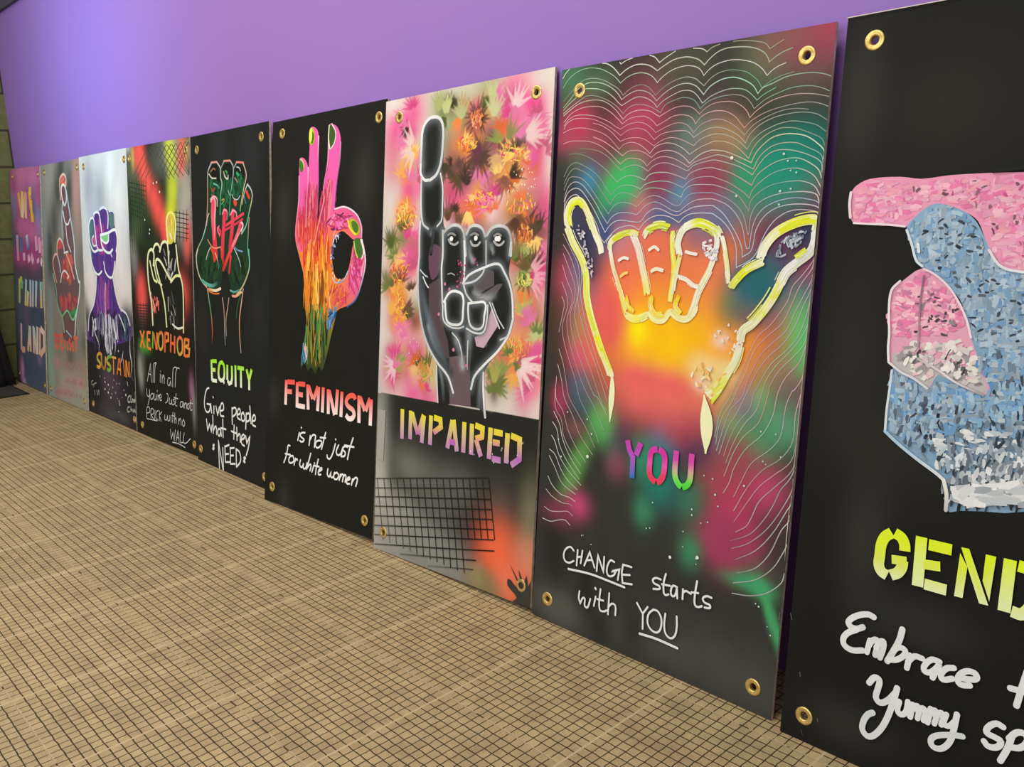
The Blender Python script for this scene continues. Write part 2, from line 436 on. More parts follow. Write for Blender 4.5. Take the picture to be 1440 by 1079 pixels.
ART['sustain'] = '''
base 4 0 d6d2cf
b a8a8b0 .9 80 120 0|246,2143 509,2007
b b8b8c8 .8 60 90 0|307,1886
b e8e4e4 .9 60 120 0|805,2240 940,1933
b eadcd4 .8 80 120 0|184,1171 965,1227
b ecdcd8 .8 60 160 0|164,1292 912,1601
b a8a8ac .8 40 90 0|1227,1393 1221,1624
b 908e92 .7 30 90 0|1260,1127 15,1001
b e4d4d0 .7 40 90 0|1181,1235
r 2e2c33|-184,658 141,729 607,725 1023,801 1366,852 1437,316 1195,-42 -263,-95
b 45424c .95 70 60 0|105,844 1063,980 1209,922
b 55525a .8 50 60 0|40,915 1278,1017
b 2e2c33 1 300 60 0|102,629 675,705 1190,750
b 2b2a2c 1 300 60 0|72,404 647,467 1165,507
b 5a4a58 .8 110 70 0|523,419 631,329
b 4a4448 .8 90 60 0|617,208 409,75
b 5a5a5c .6 80 30 0|599,59 856,71
b 262527 .9 90 80 0|1128,357 158,272
part painted_hand ; purple raised fist outlined in white
p 5a3a84|211,1778 255,1837 344,1841 384,1888 471,1892 526,1920 611,1929 691,1910 738,1892 803,1896 862,1849 865,1736 919,1657 876,1555 848,1452 751,1311 637,1319 687,1321 767,1312 827,1128 913,1040 1065,1003 1147,906 1119,780 47,690 78,917 242,1063 313,1200 347,1322 248,1380 200,1561
d 50 1 50 120 10 20 88 10 6a3a90,7a4098,5a2f7a,4a3a80,8a4a98|268,1801 847,1861 842,1543 756,1358 288,1417
d 30 2 50 120 10 20 92 10 b0408a,8a3a8a,c04a90|373,1800 515,1833 694,1657 573,1482 374,1539
d 20 3 40 90 12 20 95 10 4a7a78,3a6a70,5a8a80|214,1802 289,1825 315,1622 220,1440
d 20 4 40 90 12 20 88 10 5a7a78,4a6a70,6a8a78|752,1874 862,1849 850,1748 737,1749
d 60 5 80 170 12 22 92 8 7a4aa0,5a3a90,9a4a9a,b04a90,4a3a80|340,1274 748,1288 825,1105 677,956 261,929
d 30 6 80 160 10 20 70 12 b83a70,c84a80,a84080|578,1246 707,1216 902,935 802,905
d 70 17 60 170 12 24 91 8 2a2836,3a3450,22222c,4a3a68|121,970 447,1013 815,1023 1118,916 1119,784 67,697
d 50 7 80 200 8 16 92 10 e0dce4,a8a0c0,5a5078,6a6a8a,f0f0f0,38344a|191,949 844,990 1113,870 1042,784 123,708
d 40 8 60 160 10 18 92 8 3a4a60,2a3448,5a6a80,22222c|876,992 1064,992 1120,790 947,776
d 40 9 60 150 10 18 90 8 e8e6ea,c8c4d4,9a94a8,6a6478|472,790 710,809 665,621 500,631
d 30 10 60 150 10 18 90 8 3a3448,22222a,4a4658|94,760 472,790 452,626 153,625
p c05a98|267,1658 323,1681 390,1657 375,1598 303,1586
p 90c890|513,1681 697,1686 686,1646 623,1622 525,1646
s 11.0 f0ecf0|255,1837 201,1778 198,1682 223,1597 304,1538 411,1551
s 11.0 f0ecf0,e8e8ec|255,1837 326,1838 353,1776 372,1658 412,1563 531,1552
s 11.0 f0ecf0|341,1877 420,1893 486,1874 510,1798 534,1716
s 11.0 e8e4ec|508,1914 594,1929 675,1910 710,1852 688,1749
s 10.2 d8d8dc|738,1892 819,1895 863,1861 863,1782
s 11.9 f4f4f4|496,1687 699,1706 864,1731 906,1680 907,1612 874,1544
s 11.9 f4f4f4|503,1681 520,1599 597,1547 711,1530 786,1560
s 10.2 f4f4f4|500,1657 606,1617 691,1634 704,1686
s 8.5 f0d8ec|316,1681 265,1646 304,1592 374,1592
s 6.8 f0e8f0|728,1536 766,1496
s 10.2 e8e8f0,f4f4f4|207,1561 223,1464 299,1363 400,1330 490,1362
s 10.2 f4f0f4,f0e8f0|552,1446 591,1353 718,1310 781,1347 832,1452
s 8.5 f4f0f0,e8e4e8|345,1310 310,1176 241,1051 98,931 53,790
s 8.5 f0ecec,f4f0f0|767,1312 816,1174 885,1073 944,1030
s 9.3 f0f0f0,d8d8dc|960,1037 1065,1003 1133,917
s 8.5 e8e4e8|876,992 963,916 1004,861
s 6.8 e8dcec|572,1258 545,1114 535,946 502,763
s 6.8 e8e0f0|181,924 226,803 304,711
s 6.0 e8e0f0|629,976 649,859
s 6.8 e8e8ec t|1125,841 1108,679 1139,569 1110,493 1096,459
s 6.0 e8e8ec t|1109,485 1157,434
s 6.0 d8d8dc t|1139,569 1171,564
s 6.8 e0dce0 t|768,813 763,713 734,619
s 6.0 e8e8ec t|944,680 915,611 864,557
s 5.1 c8c4cc t|284,758 335,676 339,607
part stencilled_word ; stencilled word in orange, yellow and green
l 11 f0a848,f0e8b0,f0a848 f|696,586 686,437
l 11 e8803a,f0d850,e8803a f|772,447 835,599
l 11 e8803a,f0d850,e8803a f|858,604 863,449
l 11 f0a040,e87040,f0a040 f|795,504 868,495
l 11 e8803a,f0d850,e8803a f|941,606 959,452
l 11 f0a848,f0e8b0,f0a848 f|1006,600 990,447
l 11 e8803a,f0d850,e8803a f|1014,589 1053,462
l 11 f0a040,e87040,f0a040 f|1077,595 1063,455
s 16.0 e88a40,b8c050,f0a048|363,601 299,586 269,548 315,518 350,495 309,465 259,468
s 16.0 e8a048,a86a38,f0a850|386,590 387,499 420,468 470,482 493,570
s 16.0 58b048,c8b848,60b850|626,592 567,586 525,539 583,519 614,489 564,462 529,471
l 11 d8c050,e8a048 f|650,594 766,595
part handwritten_word ;
s 6 9a9a98|125,317 79,298 94,273 134,282
s 6 9a9a98|130,255 160,290 213,305
s 6 9a9a98|152,226 159,183
s 6 9a9a98|217,234 237,193 268,241 288,199
part handwritten_word ;
s 7 c0c0bc|1068,292 1022,270 1018,232 1062,238
s 7 c0c0bc|1090,295 1084,241 1105,240
s 6 c0c0bc|1124,271 1121,246! 1141,269 1149,246 1173,273 1177,245
s 7 c0c0bc|1192,337 1192,254 1192,259
s 6 c0c0bc|1192,293 1192,292
part handwritten_word ;
s 7 b0b0ac|1046,190 1001,176 997,142 1042,148
s 6 b0b0ac|1079,195 1075,157! 1099,177 1112,159
s 6 b0b0ac|1132,182 1134,157 1164,182 1172,159 1192,182 1192,208
part handwritten_word ;
s 6 b8b8b4|1157,116 1186,87 1192,117 1192,74
part paint_splatter ; pale flecks of paint
o 5 e8e8e8|453,342 536,326 445,273 527,252 589,212 968,286 780,107 831,665
s 6 d8d8d8|792,214 810,170
s 5 c8c8c8|1014,409 1026,377
o 4 b8b4b8|323,379 684,386 751,360 653,315 555,285 718,272 875,250 928,324 445,376 820,369 622,251 759,226
'''
ART['xeno'] = '''
base 4 0 22221f
b 6a6a62 .9 120 120 0|749,2231 1094,2068
b 8a8a80 .8 60 90 0|1120,1952 1037,1778
b 5a604a .9 80 90 0|121,2265 188,2103
b 3a4a30 .9 110 110 0|254,1943 441,1782 419,1970
b 24301f .9 100 70 0|433,1704 697,2053
b 4a5a38 .8 60 60 0|150,1736
b b8b4a8 .8 40 30 0|31,2414
b 96928a .6 40 80 0|81,1474
b 8a8478 .6 40 50 0|48,1572
b c8b45a .8 20 50 0|136,2327
b 9a9a90 .8 90 50 0|1099,2140 976,2349
b b0aca0 .8 60 80 0|1140,1994 1076,1821
b f05a50 1 50 55 0|256,2367 270,2304
b f05a50 1 40 60 0|341,2206 431,2094
b ee5650 1 45 60 0|538,1982 607,1889
b ee5650 1 35 60 0|693,1796 742,1704
b f06a58 .9 40 50 0|1079,2328 1054,2229
b c8d048 1 40 70 0|852,2358 897,2252
b c0cc3a .95 40 60 0|900,2061 876,1988
b d8d838 1 45 50 0|847,1854
b c8b058 .7 40 40 0|1180,2307
b e8584e .95 60 70 0|998,1254 921,1189
b e85a54 .95 45 70 0|206,1249 217,1151
b e0605a .8 30 60 0|1153,1704 1112,1616
b c0605a .6 30 40 0|460,1132
b a0a098 .9 25 60 0|116,579 137,517
b 6a6a66 .6 30 80 0|177,650
b 4a4a46 .7 30 40 0|203,1001
b b06a90 .7 20 60 0|1118,514
b 9a9a96 .6 16 80 0|1154,382
b 5aa040 .8 40 30 0|189,779 282,777
b 22221f .9 80 60 0|840,1092
part mesh_pattern ; dark diamond mesh sprayed over the upper part
l 3.6 4a4c46,3a3c38,50524c f|358,2376 758,2111
l 3.6 4a4c46,3a3c38,50524c f|438,2377 87,2139
l 3.6 4a4c46,3a3c38,50524c f|453,2376 846,2115
l 3.6 4a4c46,3a3c38,50524c f|531,2376 187,2140
l 3.6 4a4c46,3a3c38,50524c f|547,2375 933,2118
l 3.6 4a4c46,3a3c38,50524c f|623,2376 286,2140
l 3.6 4a4c46,3a3c38,50524c f|638,2375 1018,2122
l 3.6 4a4c46,3a3c38,50524c f|714,2376 383,2141
l 3.6 4a4c46,3a3c38,50524c f|728,2375 1102,2126
l 3.6 4a4c46,3a3c38,50524c f|802,2376 478,2141
l 3.6 4a4c46,3a3c38,50524c f|817,2375 1184,2129
l 3.6 4a4c46,3a3c38,50524c f|889,2375 572,2142
l 3.6 4a4c46,3a3c38,50524c f|903,2374 1201,2132
l 3.6 4a4c46,3a3c38,50524c f|974,2375 663,2142
l 3.6 4a4c46,3a3c38,50524c f|988,2374 1201,2136
l 3.6 4a4c46,3a3c38,50524c f|1058,2375 753,2143
l 3.6 4a4c46,3a3c38,50524c f|1072,2374 1201,2139
l 3.6 4a4c46,3a3c38,50524c f|1141,2375 841,2143
l 3.6 4a4c46,3a3c38,50524c f|1154,2374 1201,2142
l 3.6 4a4c46,3a3c38,50524c f|1201,2374 928,2144
l 3.6 4a4c46,3a3c38,50524c f|1201,2374 1201,2145
l 3.6 4a4c46,3a3c38,50524c f|1201,2374 1013,2144
part mesh_pattern ;
l 3.0 2a2f24,33382c f|21,2126 389,2080
l 3.0 2a2f24 f|44,2141 66,1540
l 3.0 2a2f24,33382c f|26,2090 386,2041
l 3.0 2a2f24 f|95,2139 109,1541
l 3.0 2a2f24,33382c f|31,2055 382,2002
l 3.0 2a2f24 f|145,2137 151,1541
l 3.0 2a2f24,33382c f|35,2019 378,1963
l 3.0 2a2f24 f|195,2135 193,1542
l 3.0 2a2f24,33382c f|40,1983 374,1924
l 3.0 2a2f24 f|245,2133 235,1543
l 3.0 2a2f24,33382c f|45,1948 371,1885
l 3.0 2a2f24 f|293,2131 277,1543
l 3.0 2a2f24,33382c f|50,1912 367,1846
l 3.0 2a2f24 f|342,2129 318,1544
l 3.0 2a2f24,33382c f|54,1876 363,1806
l 3.0 2a2f24 f|390,2127 358,1545
part mesh_pattern ;
l 3.0 30322c f|902,1868 1163,1842
l 3.0 30322c f|946,1882 928,1644
l 3.0 30322c f|899,1832 1161,1807
l 3.0 30322c f|1010,1881 992,1644
l 3.0 30322c f|897,1797 1158,1772
l 3.0 30322c f|1073,1880 1055,1645
l 3.0 30322c f|894,1761 1156,1738
l 3.0 30322c f|1135,1879 1118,1645
l 3.0 30322c f|891,1725 1153,1703
l 3.0 30322c f|888,1689 1151,1667
part mesh_pattern ;
l 3.0 2a2a28 f|95,1111 459,1122
l 3.0 2a2a28 f|114,1129 116,895
l 3.0 2a2a28 f|92,1087 457,1098
l 3.0 2a2a28 f|178,1132 180,900
l 3.0 2a2a28 f|90,1064 455,1074
l 3.0 2a2a28 f|241,1136 243,905
l 3.0 2a2a28 f|88,1040 453,1049
l 3.0 2a2a28 f|303,1139 306,910
l 3.0 2a2a28 f|85,1017 451,1025
l 3.0 2a2a28 f|365,1143 368,915
l 3.0 2a2a28 f|83,993 448,1001
l 3.0 2a2a28 f|426,1146 429,920
l 3.0 2a2a28 f|80,969 446,976
l 3.0 2a2a28 f|78,946 444,952
l 3.0 2a2a28 f|76,922 442,927
part painted_hand ; fist with raised thumb outlined in cream
p 20211e|355,1513 402,1577 462,1586 505,1618 583,1618 628,1611 680,1642 755,1635 925,1614 956,1404 1038,1316 1015,1012 755,953 486,973 462,1148 398,1322
d 26 1 20 60 5 10 100 30 4a4a48,8a8a86,c8c8c4,2a2a28|655,1565 918,1614 956,1404 823,1338 670,1301 601,1392
d 14 2 20 60 5 10 95 20 5a5a58,a8a8a4,303030|724,1272 858,1309 907,1004 720,990
d 16 3 20 50 8 12 100 20 f07a68,f0a890,e85a58|390,1241 529,1232 554,1074 454,1067
p d8c848|772,1840 847,1862 907,1838 911,1749 884,1644 773,1635 774,1734
d 14 4 20 40 6 10 90 20 e8a850,f0d868,f08878,d8d060|789,1825 899,1824 887,1674 784,1673
s 11.0 f0f0a0,f0ec70,f0f0c8|780,1628 763,1734 771,1825 837,1865 907,1841 931,1778 906,1644
s 11.9 e8e8b8,f0f0c0,e8e8a8,f0f0c8|425,968 414,1145 374,1289 361,1449 387,1545 454,1578 498,1547 482,1452
s 11.0 f0f0c8,e8e8b0|480,1562 524,1613 590,1617 625,1580
s 11.0 f0f0c8,e0e8a0|616,1564 668,1630 755,1635 776,1582 779,1475
s 11.0 f0f0b8,e8e8a0,f0f0c8,e8e8a8|699,973 676,1145 612,1299 546,1422 532,1485 580,1501 664,1457 770,1367 823,1338
s 11.0 f0f0c8,e8e890,f0f0c8|808,1330 900,1379 990,1382
s 10.2 f0f0b8,f0e8b0,e8d8b8|925,1614 958,1434 1020,1316 1027,1165 1011,951
s 9.3 d8d8a0,e8e8b8|498,1547 506,1421 557,1328 632,1299
s 6.8 c8c8c0|797,1567 777,1460 754,1397
s 8.5 f0f0e8|823,1704 850,1666
s 10.2 e8f0a8|413,1482 479,1341 536,1319
s 8.5 e8e8d8|814,997 904,973 1014,989
part stencilled_word ; stencilled word in orange and green
l 12.8 f08a38,5ac038,f08a38 f|153,898 240,758
l 12.8 f08a38,5ac038,f08a38 f|241,902 147,754
l 12.8 f08a38,5ac038,f08a38 f|302,903 299,760
l 12.8 f08a38,5ac038,f08a38 f|311,895 371,895
l 12.8 f08a38,5ac038,f08a38 f|305,832 357,831
l 12.8 f08a38,5ac038,f08a38 f|304,763 371,759
l 12.8 78b838,f0a048,78b838 f|424,909 403,768
l 12.8 e86a38,e8a848,e86a38 f|436,900 479,764
l 12.8 f08a40,a8b838,f08a40 f|507,909 489,767
l 12.8 e86a38,e8a848,e86a38 f|666,924 648,758
l 12.8 e86a38,e8a848,e86a38 f|673,919 728,914 724,863 667,848
l 12.8 f07048,d8d050,f07048 f|776,918 760,771
l 12.8 f07048,d8d050,f07048 f|846,909 835,769
l 12.8 e86a38,e8a848,e86a38 f|771,847 841,844
l 12.8 f08a40,a8b838,f08a40 f|1030,905 1015,762
l 12.8 e86a38,e8a848,e86a38 f|1039,900 1101,896 1094,857 1034,842 1110,829 1097,777 1024,766
s 12.8 e87040,a8b040,f0a048,e87040|583,917 541,893 526,836 539,785 570,775 607,802 619,859 611,904 583,917
s 12.8 e87040,a8b040,f0a048,e87040|939,907 900,879 891,823 906,780 938,771 977,797 986,857 975,895 939,907
part handwritten_word ;
s 4.0 d8d8d4|267,479 347,636! 350,479
s 4.0 d8d8d4|294,546 351,542
s 4.0 d8d8d4|385,483 411,633 438,651 469,655
s 4.0 d8d8d4|418,487 441,626 469,655
part handwritten_word ;
s 4.0 d8d8d4|540,569 534,501
s 4.0 d8d8d4|547,596 549,592
s 4.0 d8d8d4|577,568 571,501
s 4.0 d8d8d4|580,543 612,567 613,501
part handwritten_word ;
s 4.0 d8d8d4|733,556 699,557 680,509 711,497 738,536! 747,497
s 4.0 d8d8d4|776,495 794,634 827,658 867,657
s 4.0 d8d8d4|824,501 847,620 878,658 913,657
part handwritten_word ;
s 4.0 d8d8d4|247,413 250,359 294,355 308,415! 301,345 260,275
s 4.0 d8d8d4|349,383 321,358 332,333 372,349 383,382 349,383
s 4.0 d8d8d4|402,390 398,342 431,347 446,391! 441,343
s 4.0 d8d8d4|463,414 469,425
s 4.0 d8d8d4|479,390 474,342
s 4.0 d8d8d4|482,375 517,395
s 4.0 d8d8d4|510,368 546,380 530,402 510,373 526,349 551,358
part handwritten_word ;
s 4.0 d8d8d4|656,424 680,417 663,363 625,342
s 4.0 d8d8d4|710,395 699,352 735,352 750,390! 747,349
s 4.0 d8d8d4|811,399 782,389 804,372 783,349 759,351
s 4.0 d8d8d4|838,448 819,354 842,347
s 4.0 d8d8d4|793,411 871,410
part handwritten_word ;
s 4.0 d8d8d4|951,398 916,388 913,352 949,362 963,399! 967,355
s 4.0 d8d8d4|985,393 982,352
s 4.0 d8d8d4|984,372 1020,397 1021,353
s 4.0 d8d8d4|1054,397 1037,375 1051,352 1075,370 1070,394 1054,397
s 4.0 d8d8d4|1108,434 1098,354 1125,358
s 4.0 d8d8d4|1084,406 1138,409
part handwritten_word ;
s 4.0 d8d8d4|223,161 240,250 293,253 295,221 235,201
s 4.0 d8d8d4|316,165 324,246 376,249 368,215 320,203! 374,168
s 4.0 d8d8d4|407,248 394,166
s 4.0 d8d8d4|475,258 432,236 422,186 460,176
s 4.0 d8d8d4|500,256 488,175
s 4.0 d8d8d4|543,257 491,218! 528,176
s 4.0 d8d8d4|230,152 446,166
part handwritten_word ;
s 4.0 d8d8d4|604,240 601,203 638,204! 658,243! 662,202 695,213 703,250
s 4.0 d8d8d4|726,243 723,201
s 4.0 d8d8d4|766,285 752,201
s 4.0 d8d8d4|742,256 788,258
s 4.0 d8d8d4|802,285 791,202
s 4.0 d8d8d4|797,228 823,248 819,203
part handwritten_word ;
s 4.0 d8d8d4|875,251 867,203
s 4.0 d8d8d4|873,230 906,255 914,206
s 4.0 d8d8d4|964,259 939,230 955,202 985,227 964,259
part handwritten_word ;
s 4.0 d8d8d4|706,137 717,61! 753,118! 772,54! 803,147
s 4.0 d8d8d4|808,56 851,150! 867,56
s 4.0 d8d8d4|822,89 863,91
s 4.0 d8d8d4|898,147 891,65 938,68
s 4.0 d8d8d4|967,149 954,66 1080,122
s 4.0 d8d8d4|739,35 854,43 975,34
part paint_splatter ; pale flecks of paint
o 4 e8e8e0|426,1704 344,1814 436,1735 606,2102 541,2097 657,2025
'''
ART['equity'] = '''
base 10 0 222424
b 2f3436 .6 90 160 0|492,2183 919,2203
b 23231f .6 90 120 0|663,1017 863,593
b 33322f .5 60 100 0|138,1027 1006,1186
part painted_hand ; fist drawn in green lines with red bars across it
p 1f3a2c|291,2104 351,2200 436,2198 494,2152 549,2197 644,2194 693,2147 737,2176 842,2169 880,2081 795,1860 892,2025 957,1955 912,1832 891,1607 908,1487 839,1387 747,1289 641,1284 627,1318 525,1465 439,1324 259,1316 78,1439 59,1569 83,1587 258,1778
p 1a1c1b|324,2136 373,2179 438,2175 470,2128 475,2063 398,2066
p 1a1c1b|524,2138 562,2174 643,2175 670,2129 638,2061
p 1a201d|706,2127 743,2163 827,2152 853,2088 781,2036
d 60 1 30 80 8 16 80 30 22442e,1c3a28,203a22,1a2420,2a4a2e|102,1555 404,1587 478,1464 393,1371 194,1364 95,1440
d 50 2 30 80 8 16 100 30 22442e,1c3a28,26401e,1a2420,2c4a28|603,1467 713,1563 875,1565 870,1440 735,1349 645,1380
d 30 3 20 60 8 14 90 20 1f5a3c,2a6a48,183a2a|305,2071 475,2063 436,1894 316,1977
d 30 4 20 60 8 14 90 20 1f5a3c,2a6a48,183a2a|521,2093 669,2085 616,1890 497,1893
d 30 5 20 60 8 14 90 20 1f5a3c,2a6a48,183a2a|697,2084 852,2076 777,1948 663,1952
s 6.5 e0908a|343,2197 435,2196
s 6.5 e0908a|549,2195 644,2192
s 6.5 e88078|737,2176 842,2166
s 5.8 c8c8d0,b8a8a0,b8a058,c8a878,c8a890|350,2193 289,2137 280,2052 275,1952 261,1845 250,1778
s 5.8 d8b8b8,c8c8c8,a8c0b8,50b070,50c080|438,2194 494,2146 491,2088 512,2048 485,1965 472,1835
s 5.0 b0a8a8,60908a|548,2191 502,2152
s 5.0 c8c0c0,a8b8b8,70a898,58b080,50a878|647,2191 692,2141 674,2053 642,1966 614,1825
s 5.0 a0a8a8|737,2171 700,2140
s 5.8 d8a8a8,d8b0a0,d0b890,c8c070,80b070|835,2164 880,2084 843,2008 805,1922 781,1854
s 5.8 d0d4d8,b8c8c0,c8c880,60c0a0,70c8a0,98d8b0|892,2025 945,1986 960,1942 913,1845 868,1758 796,1702
s 5.0 c8d0d8,a8a8a8|892,2022 848,1971 811,1897
s 5.8 c88a78,a08878,58a878,60b080|912,1807 894,1702 884,1607 896,1558
s 6.5 d0b8a8,a8c8c0,68b088,a8a878,d8d0b0|250,1792 223,1738 171,1670 83,1594 55,1546
s 6.5 d8ccb0,e0d8c0,d8b898,e0b088|87,1591 58,1540 70,1454 126,1376 226,1322
s 6.5 68c0a8,80d0b8,c8b888,c8c090,e0a088|897,1598 904,1487 862,1414 794,1345 702,1287
s 13.0 50a890,68b8a8,2a4a40|143,1369 243,1341 335,1337 409,1361
s 10.1 f0dcc8,f0e4c8,e08a50|455,1321 374,1303 258,1309
s 5.8 e08040,c86a30|430,1285 340,1281 258,1295
s 7.2 70b8a8,488878|612,1314 673,1306 749,1323
s 8.6 f09080,d8c898|641,1278 702,1280 778,1311
s 6.5 d8b8a0,70b088,50a070,c86a48,c85a3a,402a24|238,1312 270,1203 298,1104 306,997 297,917
s 5.0 e0b8a8,c09080,a89888,a8a49c,70707a|484,1256 504,1174 508,1076 511,978 517,923
s 5.0 a8a090,c8b088,a89880,8a8a90|586,1261 559,1177 533,1106 536,994
s 5.8 d0b098,e0b0a0,d8a888,c89a78,a0a0a8|808,1332 775,1230 744,1120 744,998 758,896
s 7.2 285a38,2a5a3a|762,1290 714,1200 696,1131
s 34 e84860,f06878,e04058,d83848|369,1942 359,1843 372,1697 388,1550
s 10.1 f4a0b0,f8b0bc,f07888|329,1930 370,1956 399,1922 385,1803 371,1670
s 5.8 f4b0c0,f4c0c8|322,1944 370,1962 426,1947 429,1895
s 24.5 e84058,e8405c,e03c50,d83444|541,1853 529,1762 510,1670 497,1552
s 6.5 f49aac,f4a8b4,e86a7c|510,1840 541,1866 582,1852 576,1800
s 24.5 e84058,e8405c,e03c50,d03040|673,1850 662,1760 637,1670 619,1605
s 6.5 f49aac,f8b8c0,f08a98|636,1831 674,1859 723,1842 729,1811
s 18.7 e84860,f07080,e84058|792,1778 724,1683 618,1579
s 8.6 f8c8d0,f8d0d4|785,1784 820,1759 790,1721
s 7.2 f090a0|768,1708 694,1651 603,1572
s 11.5 e04058,e84a60,d03850|429,1743 474,1716 457,1690
s 6.5 f08aa0|453,1756 428,1730 457,1697
s 10.1 e8485c|566,1761 700,1798 829,1834
s 8.6 d83c50|550,1729 684,1760 814,1797
s 14.4 e05038,d84030|323,1600 354,1558 368,1517
s 15.8 e84848,e04040,a02c28|484,1601 498,1546 511,1499
s 17.3 f05050,e84040,c03030|639,1602 575,1534 509,1458
s 11.5 e84848,c83434|630,1548 612,1487 599,1439
s 5.0 e0906a,e0a080|260,1663 313,1623 368,1603 469,1611
s 4.3 c0d8c8|305,1609 254,1561 228,1521
s 4.3 d8d8a8,60a080|379,1572 420,1518 430,1462
s 4.3 c8e0d8,88b8b0|685,1603 742,1543 781,1481
s 5.0 6088b0,88a8d0|693,1612 735,1593 806,1584
s 5.0 e8c8a0,c8a0a0|293,1845 268,1818 249,1765
s 5.0 d8d8c0,e0d8c0|307,2120 353,2091 422,2085
s 5.0 b08848,a86a38|340,2135 380,2155 410,2144
s 5.8 c8a878,e0dcc8,d8e0d0|545,2124 559,2091 602,2073 614,2094
s 6.5 48b868|575,2128 597,2114
s 11.5 28a868|744,2103 769,2090
s 4.3 b8c8c0|743,2144 778,2136 798,2116
s 4.3 c88a70|711,2074 753,2044
s 6.5 68b8a0,50a088|382,2051 443,2035 465,2018
s 7.2 a84838|342,2019 364,1999 396,2017
s 21.6 e0502c|705,1916 716,1906
s 13.0 e04838,d85038|883,1976 903,1950 916,1938
s 4.3 b8c0c8|664,1965 691,1939 748,1930 785,1954
s 4.3 7888b8|847,1946 867,1902
s 4.3 c8a040,58a868|507,1932 544,1937 528,1918 498,1906
s 4.3 98b8b0|606,1993 634,1960
part stencilled_word ; lime green stencilled word
l 14 ^a8f03c,b4f048,d0f470,ecfad0,f8fcf0 f|279,797 285,643
l 14 ^a8f03c,b4f048,d0f470,ecfad0,f8fcf0 f|289,789 369,794
l 14 ^a8f03c,b4f048,d0f470,ecfad0,f8fcf0 f|285,726 346,728
l 14 ^a8f03c,b4f048,d0f470,ecfad0,f8fcf0 f|285,647 366,650
l 14 ^a8f03c,b4f048,d0f470,ecfad0,f8fcf0 f|543,788 538,677
l 14 ^a8f03c,b4f048,d0f470,ecfad0,f8fcf0 f|541,676 565,655 603,668 614,703 614,787
l 14 ^a8f03c,b4f048,d0f470,ecfad0,f8fcf0 f|670,797 668,646
l 14 ^a8f03c,b4f048,d0f470,ecfad0,f8fcf0 f|701,784 800,787
l 14 ^a8f03c,b4f048,d0f470,ecfad0,f8fcf0 f|753,786 752,649
l 14 ^a8f03c,b4f048,d0f470,ecfad0,f8fcf0 f|839,788 869,725
l 14 ^a8f03c,b4f048,d0f470,ecfad0,f8fcf0 f|915,795 879,726
l 14 ^a8f03c,b4f048,d0f470,ecfad0,f8fcf0 f|876,730 875,648
s 14 ^a8f03c,b4f048,d0f470,ecfad0,f8fcf0 f|470,796 427,789 402,752 399,687 431,663 476,677 492,714 488,774 462,795
l 10 ^a8f03c,b4f048,d0f470,ecfad0,f8fcf0 f|457,680 488,647
part handwritten_word ;
s 6.8 f4f4f2|227,583 185,564 150,497 143,433 176,397 228,410 248,461! 190,458
s 6.8 f4f4f2|252,466 265,402
s 6.8 f4f4f2|306,456 303,403
s 6.8 f4f4f2|295,523 299,520
s 6.8 f4f4f2|342,461 366,403! 402,465
s 6.8 f4f4f2|411,436 466,457 457,499 423,481 413,410 468,405
part handwritten_word ;
s 6.8 f4f4f2|605,486 604,370
s 6.8 f4f4f2|614,483 661,494 669,461 622,428
s 6.8 f4f4f2|688,451 730,466 726,495 698,486 687,434 732,420
s 6.8 f4f4f2|780,481 752,461 751,427 778,418 802,443 780,481
s 6.8 f4f4f2|825,480 812,369
s 6.8 f4f4f2|828,476 869,482 868,440 826,422
s 6.8 f4f4f2|880,537 893,420
s 6.8 f4f4f2|912,439 956,454 948,486 921,469 914,419 959,409
part handwritten_word ;
s 6.8 f4f4f2|173,339 190,260! 223,310! 252,261! 268,309
s 6.8 f4f4f2|284,382 286,253
s 6.8 f4f4f2|293,277 335,310 342,254
s 6.8 f4f4f2|414,296 380,300 363,262 392,249 414,296! 422,254
s 6.8 f4f4f2|451,381 451,250
s 6.8 f4f4f2|415,312 499,315
part handwritten_word ;
s 6.8 f4f4f2|634,366 624,266
s 6.8 f4f4f2|589,316 664,313
s 6.8 f4f4f2|675,356 675,266
s 6.8 f4f4f2|681,293 719,316 726,262
s 6.8 f4f4f2|745,282 791,303 783,323 750,304 744,257 789,244
s 6.8 f4f4f2|810,319 826,271! 873,325! 852,250 814,181
part handwritten_word ;
s 6.8 f4f4f2|370,210 380,1
s 6.8 f4f4f2|370,210 440,1
s 6.8 f4f4f2|442,169 446,2
s 6.8 f4f4f2|478,189 482,71
s 6.8 f4f4f2|481,185 546,209
s 6.8 f4f4f2|479,128 534,142
s 6.8 f4f4f2|482,71 550,84
s 6.8 f4f4f2|564,191 565,74
s 6.8 f4f4f2|564,187 627,202
s 6.8 f4f4f2|568,135 614,144
s 6.8 f4f4f2|565,74 636,87
s 6.8 f4f4f2|659,199 659,70
s 6.8 f4f4f2|659,199 714,183 725,126 663,71
part handwritten_word ;
s 6.8 f4f4f2|277,158 296,139
s 6.8 f4f4f2|298,166 271,130
s 6.8 f4f4f2|288,169 286,128
part handwritten_word ;
s 6.8 f4f4f2|777,157 794,130
s 6.8 f4f4f2|804,162 771,130
s 6.8 f4f4f2|788,167 787,125
'''
